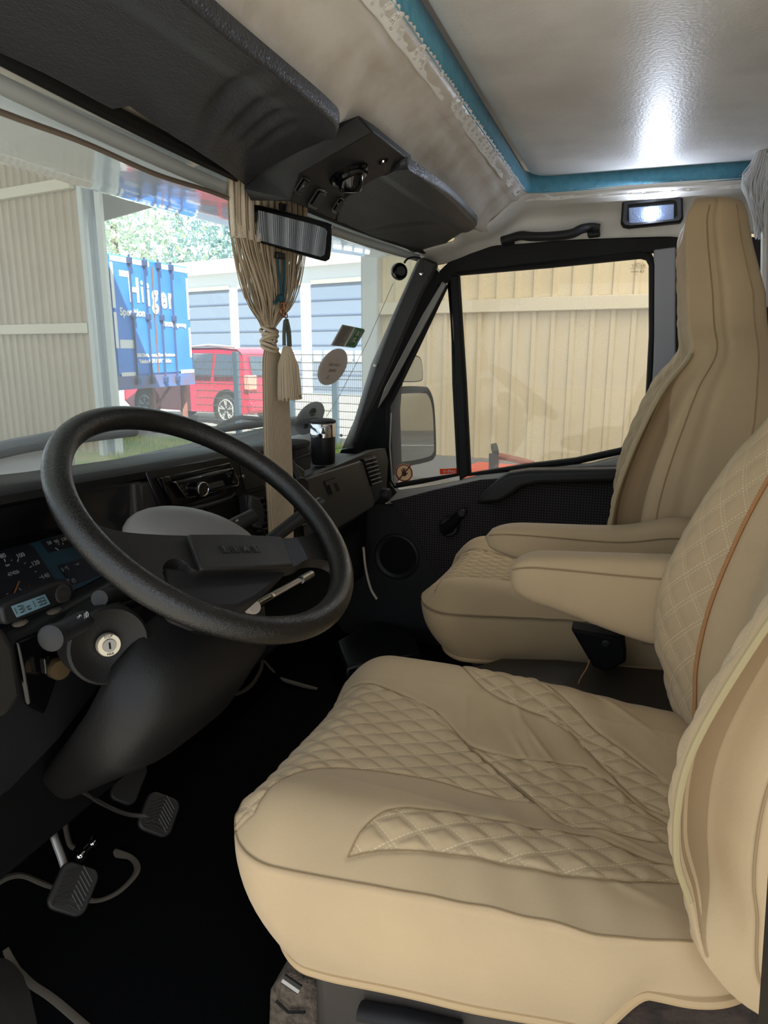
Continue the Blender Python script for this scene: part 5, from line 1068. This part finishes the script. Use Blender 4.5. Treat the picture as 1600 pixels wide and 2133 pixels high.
po = MB(); g4 = A(231, 726, d=10.9); po.b2((g4[0]-.04, g4[1]-.05, GZ), (g4[0]+.04, g4[1]+.05, 5.5)); po.build('door_post', bpy.data.materials['post_white'], label='narrow pale strip post on the yard side of the grey door post', cat='post', bevel=.01)
po = MB(); g3 = A(775, 726, d=9.75); po.b2((g3[0]-.12, g3[1]-.12, GZ), (g3[0]+.12, g3[1]+.12, 5.5)); po.build('door_post', mat('post_pale', (196, 200, 198), .4), label='pale post at the right end of the hall doorway', cat='post', bevel=.03)
m = MB(); q = [A(205, 462, d=10.9), A(335, 425, d=10.4), A(500, 300, d=10.0), A(160, 300, d=11.0)]; m.prism(q, (.1, .1, 0)); m.build('door_soffit', mat('soffit_grey', (150, 146, 140), .7), label='grey sheet-metal panel over the hall doorway', cat='panel')
m = MB(); m.prism([V(-3.6, -12, 4.95), V(p0[0]+.3, -12, 4.95), V(p0[0]+.3, p0[1], 4.95), V(pe[0]+.3, pe[1], 4.95), V(pa[0]+.3, pa[1]+.2, 4.95), V(pb[0]+.5, pb[1], 4.95), V(pb[0]+.5, 15, 4.95), V(-3.6, 15, 4.95)], (0, 0, .15)); m.build('hall_roof', mat('roof_sheet', (150, 146, 138), .8), kind='structure')
MB().b2((-3.6, -12.2, GZ), (3, -12, 4.9)).build('wall_rear_hall', M_sheet, kind='structure')
# orange low machine behind the passenger window
ml = thing('orange_machine', 'low orange machine with a dark post behind the passenger window', 'machine', A(1060, 990, d=6.6))
m = MB(); c = A(1095, 972, d=6.6); R = np.stack([d1, s1_, V(0, 0, 1)], 1); m.box(c+V(0, 0, -.20), (1.15, .5, .36), R); m.build('body', mat('machine_orange', (216, 96, 74), .6), ml, bevel=.05, seg=3)
m = MB(); m.tube([A(1028, 1010, d=6.4), A(1029, 945, d=6.4)], .045, 10); m.tube([A(1026, 938, d=6.4), A(1036, 936, d=6.4)], .06, 8); m.build('post', mat('machine_dark', (62, 58, 62), .6), ml)
m = MB(); m.tube([A(1030, 948, d=6.4), A(1080, 958, d=6.5), A(1110, 966, d=6.6)], .03, 8); m.build('hose', mat('machine_hose', (150, 96, 84), .7), ml)
# ---- blue swap container on legs
bc = thing('shipping_container', 'blue swap container on support legs with white lettering on its doors', 'container', A(320, 860, d=14.5))
TL, TR, BL, BR = A(216, 520, d=13.0), A(390, 567, d=15.4), A(243, 806, d=13.0), A(406, 800, d=15.4)
zt = (TL[2]+TR[2])/2; zb = (BL[2]+BR[2])/2; lx_ = (TL+BL)/2; rx_ = (TR+BR)/2
C0 = V(lx_[0], lx_[1], zb); cx_ = V(rx_[0]-lx_[0], rx_[1]-lx_[1], 0); CW = np.linalg.norm(cx_); cx_ = nrm(cx_); CH = zt-zb; cn = nrm(np.cross(V(0, 0, 1), cx_)); cn = cn if cn@(CAM-C0) > 0 else -cn
def CP_(u, v, o=0): return C0+cx_*CW*u+V(0, 0, CH*v)+cn*o
M_cb = mat('container_blue', (48, 128, 214), .5, var=(2, (40, 116, 204))); M_rod = mat('rod_dark', (40, 62, 104), .6); M_rust = mat('rust', (132, 82, 66), .9, var=(8, (96, 70, 70)))
m = MB(); m.prism([CP_(0, 0), CP_(1, 0), CP_(1, 1), CP_(0, 1)], cn*-6.0); m.build('body', M_cb, bc, bevel=.03)
def quad(name, u0, v0, u1, v1, mt, o=.012, th=.02, par=None): m = MB(); m.prism([CP_(u0, v0, o), CP_(u1, v0, o), CP_(u1, v1, o), CP_(u0, v1, o)], cn*-th); return m.build(name, mt, par or bc, smooth=False)
for u0, u1 in ((.035, .49), (.51, .965)): quad('door', u0, .10, u1, .955, M_cb, .03, .03)
for a in ((.03, .945, .21, .985), (.245, .945, .40, .985), (.42, .945, .47, .985), (.60, .945, .76, .985), (.79, .945, .97, .985), (.025, .60, .055, .935), (.025, .30, .055, .57), (.945, .55, .97, .90), (.945, .22, .97, .48), (.06, .085, .22, .115), (.80, .085, .99, .115), (.07, .30, .235, .365)): quad('white_strip', *a, M_white, .034, .004)
quad('lower_beam', 0, -.02, 1, .085, mat('beam_blue', (70, 112, 176), .7, var=(3, (120, 92, 90))), .03, .06)
for u in (.225, .40, .57, .73):
    m = MB(); m.tube([CP_(u, .02, .06), CP_(u, 1.01, .06)], .02, 8); r_ = m.build('lock_rod', M_rod, bc)
    m = MB(); 
    for v in (.04, .55, .965): m.box(CP_(u, v, .06), (.09, .09, .12), np.stack([cx_, cn, V(0, 0, 1)], 1))
    m.build('rod_bracket', M_rod, r_, bevel=.01)
m = MB(); m.tube([CP_(.5, .1, .032), CP_(.505, .95, .032)], .015, 6); m.build('door_gap', M_rust, bc)
tz = V(0, 0, 1)
for st, u, v, sz, bo in (('H', .27, .74, .62, .02), ('i', .365, .74, .60, .012), ('i', .435, .72, .62, .02), ('g', .515, .72, .62, .02), ('e', .625, .71, .60, .02), ('r', .715, .71, .60, .02)): text('lettering', st, sz, CP_(u, v, .037), cx_, tz, M_white, bc, .002, bold=bo, sx=.72)
quad('white_strip', .12, .84, .235, .885, M_white, .034, .004)
for st, u, v, sz in (('Spedition', .235, .575, .20), ('Umzug', .66, .505, .17), ('& Lagerung', .80, .50, .12), ('2560 Dietz, Daum, Gewerbestrasse', .48, .245, .088), ('Telefon 0271 / 871 Telefax', .47, .195, .095)): text('lettering', st, sz, CP_(u, v, .037), cx_, tz, M_white, bc, .002, bold=.006)
for u in (.06, .52, .95):
    m = MB(); p = CP_(u, -.02, -.2); m.tube([p, V(p[0], p[1], GZ)], .07, 8); m.build('leg', M_rust, bc)
p = CP_(.52, -.25, -.2); m = MB(); m.tube([V(p[0], p[1], GZ+.45), CP_(.78, -.02, -.2)], .035, 6); m.build('brace', M_rust, bc)
# ---- red estate car
pf = A(306, 872, z=GZ); prr = A(474, 886, z=GZ); cf = nrm((pf-prr)*V(1, 1, 0)); wb = np.linalg.norm(pf-prr); sc = wb/2.7; cs = nrm(np.cross(V(0, 0, 1), cf)); cs = cs if cs@(CAM-pf) < 0 else -cs
car = thing('red_car', 'red estate car parked outside behind the fence', 'car', (pf+prr)/2)
def CR(x, y, z): return prr+(cf*x+cs*y)*sc+V(0, 0, z*sc)
prof = [(-.62, .35), (-.66, .62), (-.62, .94), (-.56, 1.04), (-.44, 1.50), (-.28, 1.60), (.3, 1.64), (1.2, 1.63), (1.75, 1.56), (2.45, 1.16), (2.7, 1.08), (3.35, .95), (3.50, .72), (3.52, .40), (3.3, .25), (-.55, .25)]
M_car = mat('car_red', (200, 34, 66), .25, coat=.6); M_cg = mat('car_glass', (70, 84, 100), .08); M_tyre = mat('tyre', (30, 30, 32), .8)
m = MB()
def inset(x, z): return .10*float(sst(1.0, 1.75, z))
m.loft([[CR(x, .05+inset(x, z), z) for x, z in prof], [CR(x, 0+inset(x, z), z) for x, z in prof], [CR(x, 1.35-inset(x, z), z) for x, z in prof], [CR(x, 1.30-inset(x, z), z) for x, z in prof]]); m.build('body', M_car, car, bevel=.03*sc, seg=2)
for q in ([(-.36, 1.06), (-.32, 1.46), (.30, 1.52), (.34, 1.06)], [(.44, 1.06), (.42, 1.52), (1.22, 1.52), (1.28, 1.06)], [(1.38, 1.06), (1.34, 1.52), (1.68, 1.46), (2.15, 1.10)]):
    m = MB(); m.prism([CR(x, -.012+inset(x, z), z) for x, z in q], cs*.02); m.build('side_window', M_cg, car)
m = MB(); m.prism([CR(-.585, .20, 1.06), CR(-.48, .24, 1.46), CR(-.48, 1.1, 1.46), CR(-.585, 1.15, 1.06)], -cf*.02); m.build('rear_window', M_cg, car)
m = MB(); m.box(CR(-.62, .12, .92), V(.16, .24, .30)*sc, np.stack([cf, cs, V(0, 0, 1)], 1)); m.build('tail_lamp', mat('tail_lamp', (250, 150, 130), .3), car, bevel=.02)
m = MB(); m.tube([CR(-.2, .14, 1.65), CR(.6, .14, 1.69), CR(1.6, .14, 1.63)], .025*sc, 6); m.build('roof_rail', M_silver, car)
m = MB(); m.box(CR(-.66, .67, .42), V(.12, 1.3, .2)*sc, np.stack([cf, cs, V(0, 0, 1)], 1)); m.build('bumper', M_car, car, bevel=.03)
for x in (0, 2.7):
    for y in (-.02, 1.17):
        c = CR(x, y+.1, .33); m = MB(); m.lathe([(.2*sc, -.1*sc), (.31*sc, -.1*sc), (.335*sc, -.06*sc), (.335*sc, .08*sc), (.2*sc, .1*sc), (.2*sc, -.05*sc), (0, -.05*sc)], c, -cs*-1, 28); wh = m.build('wheel', M_tyre, car)
        m = MB()
        for k in range(5):
            a = 2*math.pi*k/5+.3; e = cf*math.cos(a)+V(0, 0, 1)*math.sin(a)
            for s in (-.16, .16):
                e2 = cf*math.cos(a+s)+V(0, 0, 1)*math.sin(a+s); m.tube([c+e*.04*sc-cs*.09*sc, c+e2*.205*sc-cs*.10*sc], .018*sc, 5)
        m.tube([c-cs*.10*sc+.215*sc*(cf*math.cos(a)+V(0, 0, 1)*math.sin(a)) for a in np.linspace(0, 2*math.pi, 24, endpoint=False)], .018*sc, 5, closed=True); m.build('rim', M_silver, wh)
    c = CR(x, -.004, .36); m = MB(); m.lathe([(.345*sc, 0), (.40*sc, .012*sc), (.41*sc, -.02*sc)], c, -cs, 28); m.build('wheel_arch', M_deep, car)
# ---- wire fence
fn_ = thing('wire_fence', 'wire mesh fence with pale posts in front of the red car', 'fence', A(480, 890, d=13.2))
fa, fb = A(412, 880, d=14.0), A(800, 890, d=12.0); fd = (fb-fa)*V(1, 1, 0); zt_ = A(495, 738, d=13.4)[2]
for k in range(12):
    z = GZ+.1+(zt_-GZ-.1)*k/11; m = MB(); m.tube([V(fa[0], fa[1], z), V(fb[0], fb[1], z)], .008, 4); m.build('wire', M_silver, fn_)
m = MB()
for k in range(110): p = fa+fd*k/109; m.tube([V(p[0], p[1], GZ), V(p[0], p[1], zt_)], .004, 4)
m.build('upright_wires', M_silver, fn_, kind='stuff')
for px in (497, 610, 700):
    lo_, hi_ = 0, 1
    for _ in range(40):
        md = (lo_+hi_)/2; p = fa+fd*md; q = p-CAM
        if 800+F*(q@RT)/(q@FW) < px: lo_ = md
        else: hi_ = md
    p = fa+fd*lo_; MB().b2((p[0]-.045, p[1]-.045, GZ), (p[0]+.045, p[1]+.045, zt_+.05)).build('post', mat('fence_post', (140, 168, 196), .5), fn_)
# ---- workshop building with roller doors
wb_ = thing('workshop_building', 'long white workshop building with grey sectional doors across the yard', 'building', A(560, 850, d=28))
b0, b1 = A(330, 800, d=33.0), A(905, 800, d=25.0); bx = (b1-b0)*V(1, 1, 0); BW = np.linalg.norm(bx); bx = nrm(bx); bn = nrm(np.cross(bx, V(0, 0, 1))); bn = bn if bn@(CAM-b0) > 0 else -bn
zr_ = A(400, 566, d=32.0)[2]; zd = A(450, 612, d=31.4)[2]; GB = A(450, 845, d=31)[2]-.2
def BP(px, z, o=0):
    d = ray(px, 726); p0 = b0+bn*o; t = ((p0-CAM)@bn)/(d@bn); p = CAM+d*t; return V(p[0], p[1], z)
M_bw = mat('building_white', (232, 236, 238), .7); M_bd = mat('building_door', (122, 136, 156), .5); M_bl = mat('building_base', (92, 110, 140), .7)
m = MB(); m.prism([BP(320, GB), BP(1000, GB), BP(1000, zr_), BP(320, zr_)], bn*-5); m.build('wall', M_bw, wb_)
m = MB(); m.prism([BP(320, zr_-.35, .25), BP(1000, zr_-.35, .25), BP(1000, zr_+.2, .25), BP(320, zr_+.2, .25)], bn*-.3); m.build('roof_edge', M_white, wb_)
for a, b in ((395, 482), (500, 628), (650, 758), (775, 860)):
    m = MB(); m.prism([BP(a, GB, .03), BP(b, GB, .03), BP(b, zd, .03), BP(a, zd, .03)], bn*-.04); rd = m.build('roller_door', M_bd, wb_)
    hd_ = (zd-GB)
    for k in range(1, 9):
        z = GB+hd_*k/9; m = MB(); m.prism([BP(a+.5, z-.025, .05), BP(b-.5, z-.025, .05), BP(b-.5, z+.025, .05), BP(a+.5, z+.025, .05)], bn*-.03); m.build('door_slat', M_bl, rd)
    n_ = 5
    for k in range(n_):
        u0 = a+(b-a)*(k+.12)/n_; u1 = a+(b-a)*(k+.88)/n_; z = GB+hd_*.47; m = MB(); m.prism([BP(u0, z-.2, .06), BP(u1, z-.2, .06), BP(u1, z+.2, .06), BP(u0, z+.2, .06)], bn*-.03); m.build('door_pane', M_white, rd)
    m = MB(); m.prism([BP(a, zd+.02, .08), BP(b, zd+.02, .08), BP(b, zd+.18, .08), BP(a, zd+.18, .08)], bn*-.08); m.build('lintel', M_silver, wb_)
# ---- grass strip and trees
gs = MB(); gl0 = []
for px, da, db in ((150, 9.8, 13.4), (320, 9.6, 13.4), (480, 9.4, 13.2), (640, 9.2, 13.0), (800, 9.0, 12.6)): gl0.append([A(px, 900, d=da)*V(1, 1, 0)+V(0, 0, GZ+.01), A(px, 900, d=db)*V(1, 1, 0)+V(0, 0, GZ+.05)])
gs.grid(gl0); gs.build('grass_bed', mat('grass_bed', (140, 160, 80), .95, var=(1.6, (196, 178, 120))), kind='structure', solid=.02)
m = MB()
for k in range(9000):
    u, v = .45+rng.random()*3.0, rng.random(); i = int(min(u, 3.999)); f = u-i; a = gl0[i][0]*(1-f)+gl0[i+1][0]*f; b = gl0[i][1]*(1-f)+gl0[i+1][1]*f; p = a+(b-a)*v
    h = .05+.09*rng.random(); w_ = .012; an = rng.random()*6.28; e = V(math.cos(an), math.sin(an), 0); m.add([p-e*w_, p+e*w_, p+V(rng.normal()*.03, rng.normal()*.03, h)], [(0, 1, 2)])
m.build('grass', mat('grass_blade', (120, 158, 60), .8, var=(2.2, (190, 180, 96))), label='short sunlit grass strip outside the hall doorway', cat='grass', kind='stuff', smooth=False)
M_leaf_hazy = mat('leaf', (200, 220, 206), .7, var=(.5, (222, 228, 196))); M_leafd_hazy = mat('leaf_hazy_blue', (160, 194, 202), .7, var=(.5, (186, 212, 206))); M_trunk = mat('bark', (96, 82, 70), .9)  # foliage colours paled and blued, distant haze is put into them
def tree(px, d, top, wd, lab, mt):
    base = A(px, 850, d=d)*V(1, 1, 0)+V(0, 0, GZ-.5); zt2 = A(px, top, d=d)[2]; H_ = zt2-base[2]; t = thing('tree', lab, 'tree', base, 'trees beyond the building')
    m = MB(); m.tube([base, base+V(.2, .1, H_*.5), base+V(.1, .2, H_*.85)], [.35, .25, .1], 8); m.build('trunk', M_trunk, t)
    m = MB(); N = 7000
    for k in range(N):
        q = nrm(rng.normal(size=3))*(rng.random()**.33); lob = 1+.25*math.sin(q[0]*6+px)+.2*math.sin(q[2]*7+q[1]*5); c = base+V(0, 0, H_*.58)+q*V(wd, wd, H_*.44)*lob
        s = .10+.16*rng.random(); a = nrm(rng.normal(size=3)); b = nrm(np.cross(a, rng.normal(size=3))); m.add([c-a*s, c+b*s*.6, c+a*s, c-b*s*.6], [(0, 1, 2, 3)])
    m.build('foliage', mt, t, smooth=False, kind='stuff')
tree(265, 46, 280, 5.5, 'pale sunlit tree rising above the blue container', M_leaf_hazy)
tree(395, 62, 300, 5.5, 'hazy bluish green tree between the container and the building roof', M_leafd_hazy)
tree(520, 50, 350, 4.5, 'dense tree behind the curtain top, above the white building', M_leafd_hazy)
tree(700, 58, 400, 6.0, 'rounded tree above the right end of the white building', M_leafd_hazy)
